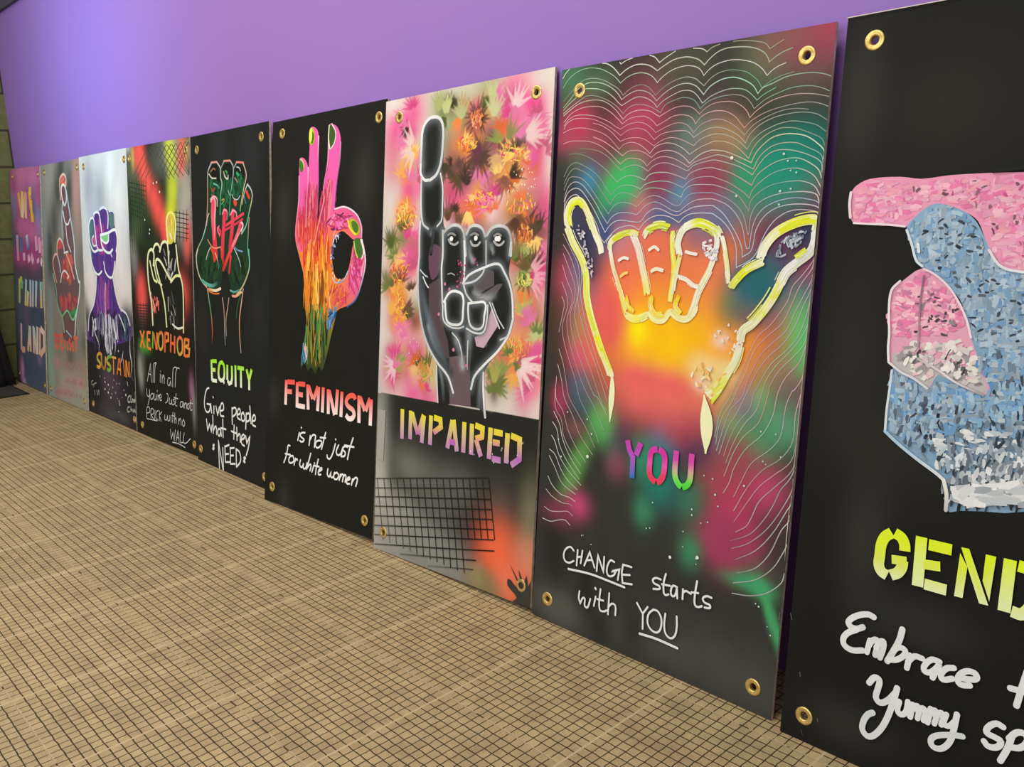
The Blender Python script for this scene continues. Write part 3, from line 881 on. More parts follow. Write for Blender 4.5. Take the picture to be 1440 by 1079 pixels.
ART['feminism'] = '''
base 10 0 1f1f1c
b 383834 .6 60 120 0|161,1843 978,1970
b 22221f .6 100 90 0|876,1338 555,383
b 3c3c38 .5 40 60 0|86,677 244,59
part painted_hand ; hand with thumb and finger joined in pink, orange and green streaks
p ^ec64b4,f060a0,f2605a,f58838,e8882c,6a7a30,26301f|300,1690 311,1804 401,1801 542,1735 628,1794 712,1840 817,1848 922,1803 976,1737 980,1673 909,1668 857,1693 793,1718 741,1695 701,1635 702,1550 732,1465 787,1442 848,1467 885,1550 915,1651 990,1667 1026,1551 1003,1434 949,1326 868,1294 764,1259 749,1211 727,1152 688,1035 658,955 626,901 590,924 558,868 513,910 473,887 434,937 393,880 417,1028 447,1176 436,1232 420,1321 393,1486 340,1600
p ^ec64b4,ee62a8,f2605a|319,2145 336,2166 379,2155 414,2113 425,2013 415,1901 409,1776 427,1650 364,1600 326,1651 300,1690 311,1804 329,1930 324,2031
p ^ec64b4,ee62a8,f0588a,f2605a|426,2321 455,2337 508,2313 526,2263 521,2142 533,1994 532,1847 518,1674 443,1650 414,1776 422,1951 426,2137 430,2247
p ^ec64b4,ee62a8,f0588a,f2605a|627,2325 654,2334 720,2304 755,2230 751,2112 725,1995 716,1858 612,1764 551,1649 504,1674 550,1797 590,1893 585,1979 624,2073 633,2205
h 70 f06a80,ee62a0,e85aa0|548,1698 650,1794 808,1825 924,1774
h 90 ea5aa4,ee60a8,e85a98|962,1633 979,1516 924,1397
h 50 f0705a,f0606a|652,1328 825,1322
h 30 c04a70,b84468|410,1951 415,1751
h 26 a83a58,d05058|543,1797 514,1649
d 40 1 60 130 4 8 90 5 c8384a,d84a6a,f08a98,b83a60|403,2002 517,1995 522,1674 442,1675
d 36 2 50 110 4 8 84 5 c8384a,d84a6a,f08a98,b83a60|585,1991 714,2008 691,1841 566,1698
d 30 3 50 110 4 7 90 5 d8384a,e84a5a,f0a080,c83a60|316,1855 410,1851 410,1625 326,1651
d 60 14 50 120 3 6 91 5 d83a3a,e85048,f07a48,b02a38|318,1804 628,1794 639,1574 365,1575
d 60 4 60 150 4 8 93 6 f0702a,f8a030,e85038,b83a28,f8c050|324,1677 500,1674 631,1733 679,1647 666,1476 560,1375 419,1423
d 60 5 60 150 4 8 92 6 e88a28,c8601c,f0b040,7a4a1c,a85820,f8c860|405,1473 618,1550 712,1428 657,1230 441,1220
d 60 6 60 140 4 8 92 7 3a6a3a,2a4a2a,6a8a34,b88a30,1f2f24,4a9a50|455,1255 652,1289 682,1162 647,954 458,939
d 24 7 20 60 3 6 100 40 2a5a9a,4a8ac0,70b0d0,1f3a5a|676,1264 809,1282 746,1217 684,1124 659,1161
d 24 8 20 50 3 5 95 15 4a9ac0,a8d0e0,f0c0a0,3a7ab0|405,1041 463,1084 458,939 399,907
d 40 9 30 70 4 8 110 20 e85aa0,f078b8,c83a80,f8a0c8,d84060|911,1645 1001,1644 1018,1516 967,1362 864,1371 868,1479
d 40 10 20 50 4 8 0 40 e85aa8,f07ab8,c83a70,7a2a4a,f8a8c8|629,1770 734,1827 902,1798 927,1727 803,1730 699,1684
d 30 11 30 70 4 7 60 20 f07a3a,f0a04a,e8506a,c83a50|647,1427 863,1395 908,1325 741,1283 672,1354
d 40 12 6 16 3 5 60 60 4a6aa0,a8c0e0,e8e8f0,6a4a90|710,1683 741,1707 846,1693 794,1706 734,1623 731,1477 797,1436 711,1453 679,1574
s 5 f0c8e0,f078b8,e890b0,f0a0a0|421,2100 423,2013 415,1901 413,1751
s 5 f4d0e4,e86ab8,7a4a7a,d87a8a|526,2275 526,2141 538,1994 528,1822
s 5 f4d0e4,e878b8,f090a0,f8a060|629,2277 628,2121 596,1990 596,1893 551,1772 512,1649
s 4 d8a0c8,6a4a78,4a4a8a|756,2218 751,2112 730,1995 715,1864
s 5 f0c0d8,f07a98,f09058|323,2056 325,1905 299,1703 353,1575 405,1473
s 5 f0d8e8,f0e0f0,d8b0d0|712,1845 817,1853 932,1806 982,1737 985,1679
s 5 f4e8f0,f0f0f8,b8b0d0,5a6ab0,3a5a90|990,1667 1030,1551 1003,1434 948,1332 868,1288
s 4 d8c8e0,8a9ad0,c8d8f0|711,1453 745,1423 818,1436 868,1491
p b8c82c|426,2319 458,2330 483,2285 471,2237 430,2241
p 4a6a28|450,2307 476,2286 467,2244 449,2239
p e8ee60|426,2319 449,2329 452,2258 430,2247
p 3f5f28|634,2307 654,2332 693,2289 702,2235 661,2197 640,2192
s 5 f0f0c8|633,2325 630,2253 646,2192
s 4 f4e0e8|659,2332 700,2282 692,2224 655,2191
p 4a7a30|325,2150 362,2129 368,2097 336,2083
s 4 e8e070|332,2159 366,2135 375,2103
p b8c030|859,1766 893,1786 956,1749 964,1705 912,1692
p 4f7a2c|884,1763 924,1768 957,1726 928,1703
s 6 f0e040|852,1773 876,1728 928,1697
p 4a7030|914,1662 974,1667 999,1580 945,1568
s 5 f0ece4|980,1667 1010,1597 996,1562
s 5 c8d060|914,1657 934,1598 955,1568
part stencilled_word ; coral red stencilled word fading to white
l 15 ^f85a50,f86a60,f89a8c,fcd8d0,fff4f0 f|235,806 233,650
l 15 ^f85a50,f86a60,f89a8c,fcd8d0,fff4f0 f|249,796 335,801
l 15 ^f85a50,f86a60,f89a8c,fcd8d0,fff4f0 f|248,736 303,739
l 15 ^f85a50,f86a60,f89a8c,fcd8d0,fff4f0 f|362,805 367,648
l 15 ^f85a50,f86a60,f89a8c,fcd8d0,fff4f0 f|376,796 453,800
l 15 ^f85a50,f86a60,f89a8c,fcd8d0,fff4f0 f|376,732 430,732
l 15 ^f85a50,f86a60,f89a8c,fcd8d0,fff4f0 f|369,661 456,662
l 15 ^f85a50,f86a60,f89a8c,fcd8d0,fff4f0 f|480,803 493,650
l 15 ^f85a50,f86a60,f89a8c,fcd8d0,fff4f0 f|493,795 539,721
l 15 ^f85a50,f86a60,f89a8c,fcd8d0,fff4f0 f|593,802 549,718
l 15 ^f85a50,f86a60,f89a8c,fcd8d0,fff4f0 f|602,801 596,654
l 15 ^f85a50,f86a60,f89a8c,fcd8d0,fff4f0 f|650,803 647,652
l 15 ^f85a50,f86a60,f89a8c,fcd8d0,fff4f0 f|703,797 710,651
l 15 ^f85a50,f86a60,f89a8c,fcd8d0,fff4f0 f|713,791 776,653
l 15 ^f85a50,f86a60,f89a8c,fcd8d0,fff4f0 f|798,805 789,658
l 15 ^f85a50,f86a60,f89a8c,fcd8d0,fff4f0 f|844,798 840,650
l 15 ^f85a50,f86a60,f89a8c,fcd8d0,fff4f0 f|1012,794 1019,639
l 15 ^f85a50,f86a60,f89a8c,fcd8d0,fff4f0 f|1024,786 1071,714
l 15 ^f85a50,f86a60,f89a8c,fcd8d0,fff4f0 f|1117,788 1078,714
l 15 ^f85a50,f86a60,f89a8c,fcd8d0,fff4f0 f|1128,785 1126,638
s 15 ^f85a50,f86a60,f89a8c,fcd8d0,fff4f0 f|977,767 965,784 930,784 898,765 891,737 922,716 957,704 970,678 949,655 914,652 889,668
part handwritten_word ;
s 5.6 f4f4f2|401,495 386,446
s 5.6 f4f4f2|422,531 424,529
s 5.6 f4f4f2|464,504 431,499 411,482 439,467 457,459 433,443 409,446
part handwritten_word ;
s 5.6 f4f4f2|524,494 514,434
s 5.6 f4f4f2|520,464 550,501 582,502 579,480 573,432
s 5.6 f4f4f2|622,479 593,468 585,441 611,433 642,454 648,476 622,479
s 5.6 f4f4f2|689,536 650,432
s 5.6 f4f4f2|634,499 690,504
part handwritten_word ;
s 5.6 f4f4f2|795,512 796,510
s 5.6 f4f4f2|793,484 769,424 740,387 715,390 711,404
s 5.6 f4f4f2|827,482 805,443 818,423 848,433 870,474
s 5.6 f4f4f2|870,474 857,427
s 5.6 f4f4f2|917,485 887,484 870,464 895,450 890,429 855,420
s 5.6 f4f4f2|968,544 935,471 920,414
s 5.6 f4f4f2|887,490 978,494
part handwritten_word ;
s 5.6 f4f4f2|298,398 277,397 269,367 253,319 231,281
s 5.6 f4f4f2|245,340 304,342
s 5.6 f4f4f2|336,340 302,330 289,298 317,292 347,312 336,340
s 5.6 f4f4f2|364,329 352,286
s 5.6 f4f4f2|358,310 382,328 388,322
part handwritten_word ;
s 5.6 f4f4f2|423,328 416,297 441,286 460,315! 457,285 481,286 499,322
s 5.6 f4f4f2|536,387 495,284
s 5.6 f4f4f2|501,293 533,320 543,311 532,280
s 5.6 f4f4f2|572,316 554,276
s 5.6 f4f4f2|578,335 580,333
s 5.6 f4f4f2|619,364 599,302 594,269
s 5.6 f4f4f2|572,319 630,321
s 5.6 f4f4f2|631,293 660,309 656,319 631,301 626,274 651,277
part handwritten_word ;
s 5.6 f4f4f2|725,324 720,291 739,280 757,308! 758,283 782,286 793,314
s 5.6 f4f4f2|818,319 790,303 791,279 820,280 837,304 818,319
s 5.6 f4f4f2|854,314 844,278
s 5.6 f4f4f2|851,296 872,318 884,313 877,276
s 5.6 f4f4f2|882,302 902,319 911,310 904,278
s 5.6 f4f4f2|927,293 950,304 944,313 923,299 920,274 946,275
s 5.6 f4f4f2|977,308 967,272
s 5.6 f4f4f2|971,287 1002,320 1023,317 1010,273
'''
ART['impaired'] = '''
base 2.5 0 262623
r d8d0c8|-183,2488 1257,2425 1311,1601 1359,874 -28,864 -144,1603
b f0489a .9 60 60 0|209,2322 110,2243 942,2318 1093,2207 1136,2050
b ef3f92 .9 50 70 0|1121,2112 1058,2249
b e8e0d8 .8 60 30 0|88,2390 1158,2365
b e8dcd4 .8 25 400 0|1199,1969 1228,1275
b d86a8a .6 50 50 0|69,2156 74,2046
b c8a070 .7 50 60 0|251,2069
b e8b878 .8 30 60 0|194,2047
b 9aa860 .7 50 50 0|447,2329 558,2241 817,2277 776,2363
b a8b878 .6 30 40 0|617,2326
b 8fa05a .8 30 50 0|569,2037
b 70683a .7 30 50 0|625,1966 511,2127
b e8783a .9 50 40 0|641,2124 710,2241
b 7a4a48 .8 50 50 0|745,2066 688,2186 826,2116
b c04a80 .7 60 60 0|677,1938 760,1801
b f08a40 .9 45 45 0|981,2062 781,1866 973,1825
b f0a838 .8 30 30 0|705,2110 743,1884 1029,1831 850,1928
b e06080 .6 40 60 0|1044,1948 1127,1850
b e8a868 .6 50 40 0|870,1975
b e84890 .9 40 60 0|215,1928 1173,1802 565,1876
b f07038 .9 45 50 0|192,1784
b f8c038 .9 30 30 0|191,1803
b 6a4a38 .7 60 30 0|1045,1759 738,1752 869,1999
b 8a7a40 .7 40 40 0|92,1667
b c84a70 .7 40 50 0|272,1656
b e89040 .8 40 40 0|1060,1696
b e8589a .8 30 60 0|1191,1685
b 8a9050 .9 45 60 0|1082,1522
b 9aa050 .8 40 50 0|1175,1256 1055,1593
b f07a48 .9 50 60 0|160,1538 1090,1395 1045,1199
b e84a8a .9 45 50 0|247,1575 1190,1531 1186,1097 111,972 1127,979
b d8a848 .8 40 40 0|168,1371 157,1287
b 6a6a40 .6 30 40 0|88,1444 248,1273
b b86a68 .7 60 50 0|223,1179 1116,1332
b e0d8d0 .7 40 40 0|70,1169 310,926 944,942 1198,907
b e8a0a0 .7 50 60 0|300,1110 991,1146
b a8a868 .8 45 50 0|154,1033 418,1055 927,1024
b e8a058 .8 40 40 0|391,1026 1051,1102
b e85a98 .9 50 50 0|297,887 427,892
b e88a50 .8 30 40 0|901,1055 1082,1153
b 6a4a44 .75 27 20 83|539,2318
b c85a80 .75 19 38 74|1127,1769
b f4d0d8 .75 15 22 36|993,2250
b a8b468 .75 14 33 51|538,2002
b 6a7a40 .75 20 26 62|462,2296
b c85a80 .75 28 24 7|1091,2080
b e87850 .75 20 22 1|1055,1803
b 74503c .75 18 27 29|723,2240
b 8a8046 .7 32 41 82|336,1322
b 7a5a40 .7 30 46 43|377,1631
b c8506a .7 29 26 70|277,1682
b c8506a .7 38 37 65|976,1615
b e0488a .7 30 48 79|1031,1155
b e8783f .7 34 45 77|636,2128
b e0488a .7 33 48 61|165,1238
b e05a90 .7 37 49 81|1082,1537
b e8783f .7 27 28 77|315,1254
b 7a5a40 .7 25 33 69|946,2003
b e8783f .7 35 34 79|751,2256
b d86a50 .7 33 27 18|980,1588
b e0488a .7 40 34 32|399,1847
b c8506a .7 34 40 50|198,1284
b e09a50 .7 39 36 23|796,1814
b d86a50 .7 22 41 57|185,1242
b e05a90 .7 33 33 44|177,1007
b e05a90 .7 27 40 16|173,1208
b c8506a .7 27 35 70|514,1908
b e05a90 .7 34 32 30|947,1332
b e0488a .7 34 31 73|256,993
b c8506a .7 32 32 71|882,2131
b e05a90 .7 25 33 73|315,1074
b e8783f .7 36 33 31|83,1438
b e0488a .7 29 31 43|703,2268
b e09a50 .7 26 44 75|1104,1670
b e09a50 .7 37 49 11|1166,1129
b 8a8046 .7 39 48 81|1053,1818
b e05a90 .7 27 42 47|884,2161
b e0488a .7 24 49 49|1039,2181
b e05a90 .7 37 30 71|317,1960
b c8506a .7 23 33 24|262,1053
b e09a50 .7 37 45 4|164,1075
b e05a90 .7 24 38 28|1124,1715
b b0545c .7 27 32 89|524,2047
b e0488a .7 29 28 16|717,1816
b b0545c .7 33 27 80|805,1928
b e05a90 .7 30 43 41|654,1828
b 8a8046 .7 36 31 12|402,1917
b e05a90 .7 27 37 11|342,1108
b e09a50 .7 24 40 0|1113,1302
b c8506a .7 32 42 34|533,1953
b e05a90 .7 24 38 63|980,2243
b d86a50 .7 31 43 10|929,1168
b e8783f .7 37 32 16|155,1252
b 8a8046 .7 27 40 84|870,1663
k 3f3428 7 39 4 155 11 8|528,2318
b e87aa8 .75 17 37 51|1073,2205
k 55602f 7 37 42 170 7 5|467,2328
b e87aa8 .75 15 25 34|193,2335
k c0c888 6 50 49 135 11 9|490,2296
b e87850 .75 18 19 62|750,1994
b f0a8c0 .75 21 31 81|845,2342
b f08a48 .75 28 35 35|927,1968
k 55602f 8 42 215 288 11 5|479,2280
k d86a38 7 57 31 104 6 6|596,2274
b a8b468 .75 27 29 44|806,2286
b e87aa8 .75 15 23 3|1137,1014
b 8a9a50 .75 22 26 31|604,2267
b f08a48 .75 24 34 78|184,2018
k f08a48 5 52 198 272 8 7|598,2262
b d86a38 .75 24 30 13|1096,1987
b f0b058 .75 22 21 81|628,2125
b 5a4034 .75 27 21 45|738,2089
b 4a3a2c .75 22 32 72|625,1968
b e87aa8 .75 19 20 14|278,1937
k a8b468 5 49 276 441 8 6|814,2291
b 6a4a44 .75 28 19 72|1027,2084
k 55602f 9 31 80 182 11 8|778,2292
b c85a80 .75 16 21 44|89,1024
k c0c888 9 52 340 480 7 8|808,2330
k e07aa8 8 38 319 433 6 7|841,2335
k 6a4a44 12 59 74 235 10 6|714,2252
b f4d0d8 .75 14 21 30|1168,1114
k 4a3a2c 11 46 285 417 7 7|728,2240
k d86a38 7 31 76 195 9 7|660,2107
k f8d078 3 42 340 438 7 8|626,2140
b 5a4034 .75 16 28 31|829,2148
k 6a4a44 9 54 34 143 11 7|741,2062
b 74503c .75 28 37 59|589,2033
b 6a7a40 .75 28 31 56|929,1036
k 4a3a2c 7 46 264 370 8 6|749,2071
b f8d078 .75 24 36 9|303,1032
k 6a4a44 6 31 29 165 9 7|598,2027
k 3f3428 12 35 144 234 8 5|559,2053
b 8a9a50 .75 24 31 41|173,1015
k 5a4034 12 48 65 139 7 6|656,1983
k 3f3428 3 59 53 159 9 7|664,1943
b f0b058 .75 29 35 50|978,2058
k 6a4a44 3 35 304 450 8 8|539,1991
k 74503c 4 32 70 151 6 8|495,2010
b f8d078 .75 22 20 62|137,1574
b f4d0d8 .75 26 23 62|844,1795
k 74503c 8 47 272 374 7 7|872,2137
b 6a7a40 .75 30 31 3|176,1693
b f0a8c0 .75 30 38 89|202,1204
k 8a9a50 6 60 42 172 11 6|878,2120
b 3f3428 .75 28 23 63|1097,1683
k d86a38 6 42 42 173 7 8|880,2183
k d86a38 10 36 265 390 10 7|884,2195
b f8d078 .75 27 37 88|969,1942
b 6a4a44 .75 30 26 72|600,1789
b f08a48 .75 14 25 15|1063,1423
b e87850 .75 19 26 82|935,2164
b f0b058 .75 25 27 55|157,1838
k e07aa8 7 41 116 280 8 6|745,1989
b f08a48 .75 17 24 15|1076,1344
b 55602f .75 19 29 40|41,1484
k e07aa8 4 38 242 393 6 8|776,1973
b f0a8c0 .75 19 39 63|283,1731
b d84a88 .75 18 25 17|272,1105
k f8d078 8 44 48 157 8 8|868,1978
b e87aa8 .75 22 36 58|282,2094
k f0b058 11 57 237 341 9 6|901,1973
b d86a38 .75 20 18 25|984,1141
k f8d078 4 34 19 119 7 6|943,2063
b f0b058 .75 18 27 82|147,1247
b f0a8c0 .75 22 37 9|163,2159
k f8d078 6 58 29 190 10 8|958,2043
k 4a3a2c 12 32 54 154 9 7|1023,2089
k 4a3a2c 12 59 54 179 10 5|992,2070
k d86a38 12 52 51 208 11 9|983,1919
k 3f3428 5 49 351 435 10 7|954,1958
k d86a38 6 30 60 174 9 6|1070,2011
k f8d078 7 31 42 143 10 7|1062,2021
b d84a88 .75 24 20 7|222,2222
b f0a8c0 .75 25 29 73|1041,2165
k e07aa8 14 62 65 169 8 8|1034,2127
k e87aa8 13 51 345 463 7 8|1096,2155
b c0c888 .75 22 18 8|864,2277
k c85a80 10 49 71 158 9 8|1115,2194
k e07aa8 7 62 225 363 10 5|1070,2214
k e0609a 12 54 170 254 6 8|1123,2058
b 3f3428 .75 26 30 59|1036,1740
k c85a80 14 55 334 501 8 7|1151,2061
k c85a80 8 58 72 160 6 8|932,2262
b f0b058 .75 26 25 45|1026,1202
k e07aa8 4 51 201 342 10 8|938,2277
k e07aa8 11 34 36 172 7 7|865,2276
b f0b058 .75 24 25 1|759,1862
b f0b058 .75 21 22 64|182,1412
k d84a88 7 33 101 204 7 8|928,2241
b c85a80 .75 15 25 18|395,926
k d84a88 8 52 29 174 9 6|227,2345
k e87aa8 6 53 141 229 7 8|163,2304
b 74503c .75 26 25 83|1164,1701
k 3f3428 4 34 96 259 11 9|183,2242
k e87aa8 11 31 59 166 6 6|177,2246
b d86a38 .75 29 36 45|168,1369
k e87aa8 11 40 36 182 6 5|143,2145
b d84a88 .75 16 25 49|230,1559
b f4d0d8 .75 23 35 86|850,1866
k e07aa8 6 47 5 137 6 6|130,2176
k f8d078 7 50 53 182 9 8|248,2101
b 3f3428 .75 16 30 5|904,964
k f0b058 11 32 189 274 7 8|269,2138
k f0b058 8 52 355 517 7 5|147,2011
b a8b468 .75 29 22 49|96,1626
k f0b058 8 50 54 169 11 5|209,2034
k c85a80 7 50 27 100 9 8|297,1969
b e87850 .75 29 31 25|648,1820
k e07aa8 10 50 26 124 10 6|223,1974
k f08a48 11 42 46 128 9 7|194,1838
k f8d078 8 34 96 260 8 6|207,1839
k 55602f 10 57 16 157 10 7|180,1726
b a8b468 .75 27 21 26|1058,1487
k 6a7a40 10 57 213 344 7 6|94,1697
k d84a88 11 40 72 164 9 6|228,1684
b c0c888 .75 21 20 19|1088,1520
k e0609a 11 32 24 113 7 8|269,1686
k f8d078 13 53 150 237 11 6|747,1859
k d86a38 6 58 178 335 10 6|715,1846
k e87850 10 56 268 412 8 7|681,1804
k f8d078 7 45 207 308 11 7|678,1808
k e87850 14 50 58 160 6 7|857,1797
k e87aa8 3 61 50 202 9 8|813,1827
k c85a80 5 58 54 167 10 5|843,1874
k d84a88 6 37 34 159 8 8|876,1882
k e87850 3 33 32 154 11 6|1027,1849
k f08a48 12 52 74 221 6 6|1075,1801
k e0609a 14 44 215 373 8 7|1142,1776
k c85a80 9 43 314 452 7 9|1117,1770
k 74503c 6 30 39 114 10 7|1012,1734
k 3f3428 9 51 257 417 6 8|1072,1745
b 55602f .75 22 20 76|1081,1590
k d86a38 8 57 43 197 11 8|1097,1697
b d84a88 .75 16 24 34|1172,1601
k f8d078 10 41 203 356 11 8|1115,1673
k 3f3428 11 30 26 143 11 8|571,1807
k 74503c 11 41 39 116 7 7|606,1751
b 6a4a44 .75 25 25 57|299,1267
k 74503c 7 32 26 127 11 7|1133,1704
k 3f3428 5 39 71 213 7 7|1153,1723
b c85a80 .75 25 29 2|1180,1525
k 55602f 3 58 67 149 9 9|81,1650
k 6a7a40 12 47 68 221 7 5|117,1594
k f8d078 6 43 47 131 9 8|186,1547
k f0b058 6 33 341 508 10 8|188,1534
k e0609a 5 62 58 222 9 6|241,1580
k c85a80 9 58 77 198 9 7|302,1548
k 6a7a40 6 32 30 157 8 8|116,1469
k 6a7a40 4 55 51 203 8 6|51,1429
k 6a4a44 8 58 23 173 10 6|170,1459
k 5a4034 9 35 43 163 11 5|259,1421
k f0b058 12 43 41 137 7 8|116,1397
k f08a48 6 41 59 210 6 7|137,1374
k f08a48 4 39 111 242 11 6|186,1284
b c85a80 .75 23 27 68|1105,1320
k f0b058 8 56 24 112 10 8|91,1290
k 5a4034 9 45 335 419 10 9|212,1310
k 74503c 10 39 54 163 6 9|243,1297
k e87aa8 13 54 28 159 6 7|179,1207
k e07aa8 14 32 73 157 8 8|222,1168
k e07aa8 12 39 205 358 7 6|265,1103
b d84a88 .75 24 25 3|95,1099
k e07aa8 7 40 329 448 7 6|279,1129
b f08a48 .75 26 26 60|1024,1093
b f4d0d8 .75 24 39 75|1159,1150
b d86a38 .75 18 23 26|1104,1131
b c0c888 .75 26 36 83|1201,1244
k e0609a 12 55 23 191 7 8|146,1074
k d84a88 7 44 23 146 7 7|142,1067
k c0c888 7 52 111 190 7 7|142,993
b c0c888 .75 29 36 9|444,989
k 8a9a50 12 44 36 121 7 6|183,1037
k d84a88 7 55 300 457 11 8|98,976
k e07aa8 9 60 31 176 7 6|137,1011
k 55602f 5 37 64 139 6 8|331,1043
k d86a38 10 44 65 201 11 6|323,1057
k d86a38 9 55 55 170 6 6|399,1013
k 55602f 5 56 71 151 7 7|415,1035
k e87850 10 30 175 319 6 9|384,953
k d84a88 8 32 346 436 7 5|396,926
k a8b468 4 37 35 138 8 6|1068,1598
k 55602f 7 35 77 165 8 7|1025,1576
k 3f3428 6 59 27 171 11 6|1130,1548
k a8b468 8 40 53 221 9 9|1088,1512
k 6a7a40 7 57 35 108 8 8|1056,1464
k 55602f 13 52 217 372 8 8|1082,1512
k e87aa8 14 33 103 211 7 7|1204,1489
k d84a88 12 51 52 195 10 7|1155,1488
k d84a88 10 45 248 416 6 9|1194,1564
k e07aa8 12 47 33 139 9 6|1210,1606
k f08a48 3 36 173 276 6 6|1088,1426
k f0b058 3 33 199 366 6 5|1072,1384
k f0b058 6 36 97 172 10 7|1079,1332
k a8b468 9 58 50 170 6 6|1081,1340
k c0c888 12 49 43 185 11 8|1183,1235
k 6a7a40 12 58 30 132 7 5|1158,1246
k e07aa8 7 38 45 196 9 7|1120,1303
k e07aa8 11 34 44 151 7 6|1097,1329
k f0b058 6 32 51 156 7 9|1062,1172
k f0b058 13 53 158 242 11 9|1066,1178
k f0b058 10 52 360 477 11 7|960,1150
k 6a7a40 4 41 32 187 10 6|997,1151
k d86a38 6 55 48 176 6 5|1096,1131
k e87850 11 53 37 125 7 7|1138,1146
k 8a9a50 6 60 28 139 6 9|943,1057
k 6a7a40 7 30 132 261 10 5|886,1056
k 6a7a40 10 54 308 407 7 9|910,996
k 6a7a40 12 33 67 148 8 8|889,952
k 6a7a40 11 41 339 422 6 6|1023,1090
k f0b058 6 48 200 349 8 8|1030,1053
k c85a80 12 55 37 199 9 8|1138,1108
k d84a88 7 40 27 182 7 8|1172,1116
k e87aa8 10 52 77 229 9 6|1138,990
k c85a80 13 51 77 231 11 7|1150,1024
k e0609a 12 46 64 209 10 9|1180,1157
k e0609a 8 41 317 468 7 7|1218,1172
k e8d0c8 20 75 110 260 7 9|247,2150
k e8c8c8 10 70 -40 60 9 9|1043,2135
k eccfcf 10 60 20 120 6 8|968,2267
k 4a4030 5 60 200 330 9 9|489,2043
k 5a4038 5 75 200 340 9 11|732,2075
k 6a3a48 5 60 120 250 7 9|743,2098
k b8c088 5 50 60 150 6 9|608,2260
k c8c898 5 55 40 130 6 9|831,2244
k a8b070 5 60 60 130 6 8|434,2314
k 8a5848 5 55 200 320 7 8|918,1956
k 5a4a30 5 50 150 300 8 8|599,1968
k d8a878 5 50 180 300 6 8|866,2056
k 5a4838 5 55 40 150 8 8|1115,1695
k 60442c 5 60 60 140 7 7|531,1774
k 6a5a34 5 60 20 160 9 6|1069,1538
k f0b0c0 25 75 -60 60 8 7|1093,1514
k 7a7a44 5 50 60 180 8 6|1010,1593
k f4d8d8 20 85 -70 20 7 9|1051,1110
k f0c8d0 15 70 150 270 7 8|139,1022
k a8a85a 5 60 60 120 6 8|904,1013
k 5a5a38 4 45 60 130 6 6|233,1272
k 6a6a40 4 40 90 180 6 6|103,1444
k b8a858 5 55 70 130 7 7|394,980
k 5a3a30 5 60 200 300 7 9|999,1760
k c86a80 5 50 60 130 6 8|302,1637
k 8a8a54 5 60 30 100 6 8|931,2130
r 2a2a27|-143,849 13,865 1238,872 1359,874 1420,-46 -365,-603
b 8a8982 .95 90 60 0|50,231 156,253
b b4b3ac 1 40 260 0|7,377 37,139
b a2a19a 1 130 90 0|162,123 317,94
b 8a8a84 .9 130 60 0|462,129 419,24 653,32
b 77776f .8 120 60 -10|313,496
b 6a6a64 .7 90 60 0|659,466 530,330
b 55554f .7 60 90 0|973,392
b f06a44 1 70 80 0|1003,122 971,210
b f47a58 .95 50 50 0|1046,67 1192,199
b d88868 .9 60 60 0|1189,245
b 8a7a58 .9 60 40 0|871,39 901,-2
b 8a8a6a .6 40 90 0|1178,426
b 9a8a60 .7 30 30 0|841,61
part painted_flower ;
d 34 31 8 22 2 5 90 45 f8a040,f07030,f8c860,e84a60|550,2140 594,2170 683,2161 729,2124 687,2095 598,2102
part painted_flower ;
d 34 14 8 22 2 5 105 45 f09050,e8b080,d87048|660,2246 682,2289 732,2283 759,2235 737,2193 687,2198
part painted_flower ;
d 34 62 8 22 2 5 75 45 f8b050,f8784a,f8d060,e85878|876,2071 915,2116 995,2108 1037,2058 1001,2014 920,2020
part painted_flower ;
d 34 12 8 22 2 5 60 45 f8c840,f07838,f8e060,f09048|78,1806 133,1869 243,1864 301,1799 249,1738 139,1740
part painted_flower ;
d 34 3 8 22 2 5 105 45 f8b040,f06a60,f8d060,e8489a|669,1863 716,1911 815,1905 866,1854 821,1807 722,1810
part painted_flower ;
d 34 71 8 22 2 5 90 45 f8c050,f09048,f8e080,e86aa0|926,1827 976,1865 1077,1860 1129,1819 1082,1782 981,1785
part painted_flower ;
d 34 98 8 22 2 5 60 45 f8d040,f0a040,f8b860|106,1388 132,1473 193,1474 227,1392 201,1307 141,1305
part painted_flower ;
d 34 29 8 22 2 5 120 45 f8c048,e8a050|95,1284 132,1323 208,1326 247,1291 211,1252 136,1248
part painted_flower ;
d 34 69 8 22 2 5 90 45 e8e080,a8a850,d8d070|1016,1489 1042,1521 1098,1522 1128,1491 1102,1459 1046,1457
part painted_flower ;
d 34 36 8 22 2 5 75 45 f8a060,f07a58,f8c070|977,1178 1008,1237 1077,1241 1114,1188 1084,1129 1015,1123
part painted_flower ;
d 34 14 8 22 2 5 90 45 f0b060,d89048,b0a850|320,1010 353,1068 424,1074 462,1023 430,966 359,958
part painted_flower ;
d 34 28 8 22 2 5 60 45 f08048,f8a848,d86038|69,1509 105,1565 181,1566 221,1511 186,1455 110,1453
part painted_flower ;
d 34 83 8 22 2 5 90 45 e89048,c87040,f0b060|1003,1697 1029,1744 1084,1742 1115,1695 1090,1648 1035,1648
part painted_flower ;
d 26 31 2 5 2 4 90 60 f0f0e8,f8d8a8,f8e0c0|951,1986 1073,2008 1115,1866 971,1857
part painted_flower ;
d 14 32 2 5 2 4 90 60 f0e8e0,f8c8b8|253,1162 355,1169 348,1022 275,1015
part painted_hand ; black hand outlined in white with a raised finger
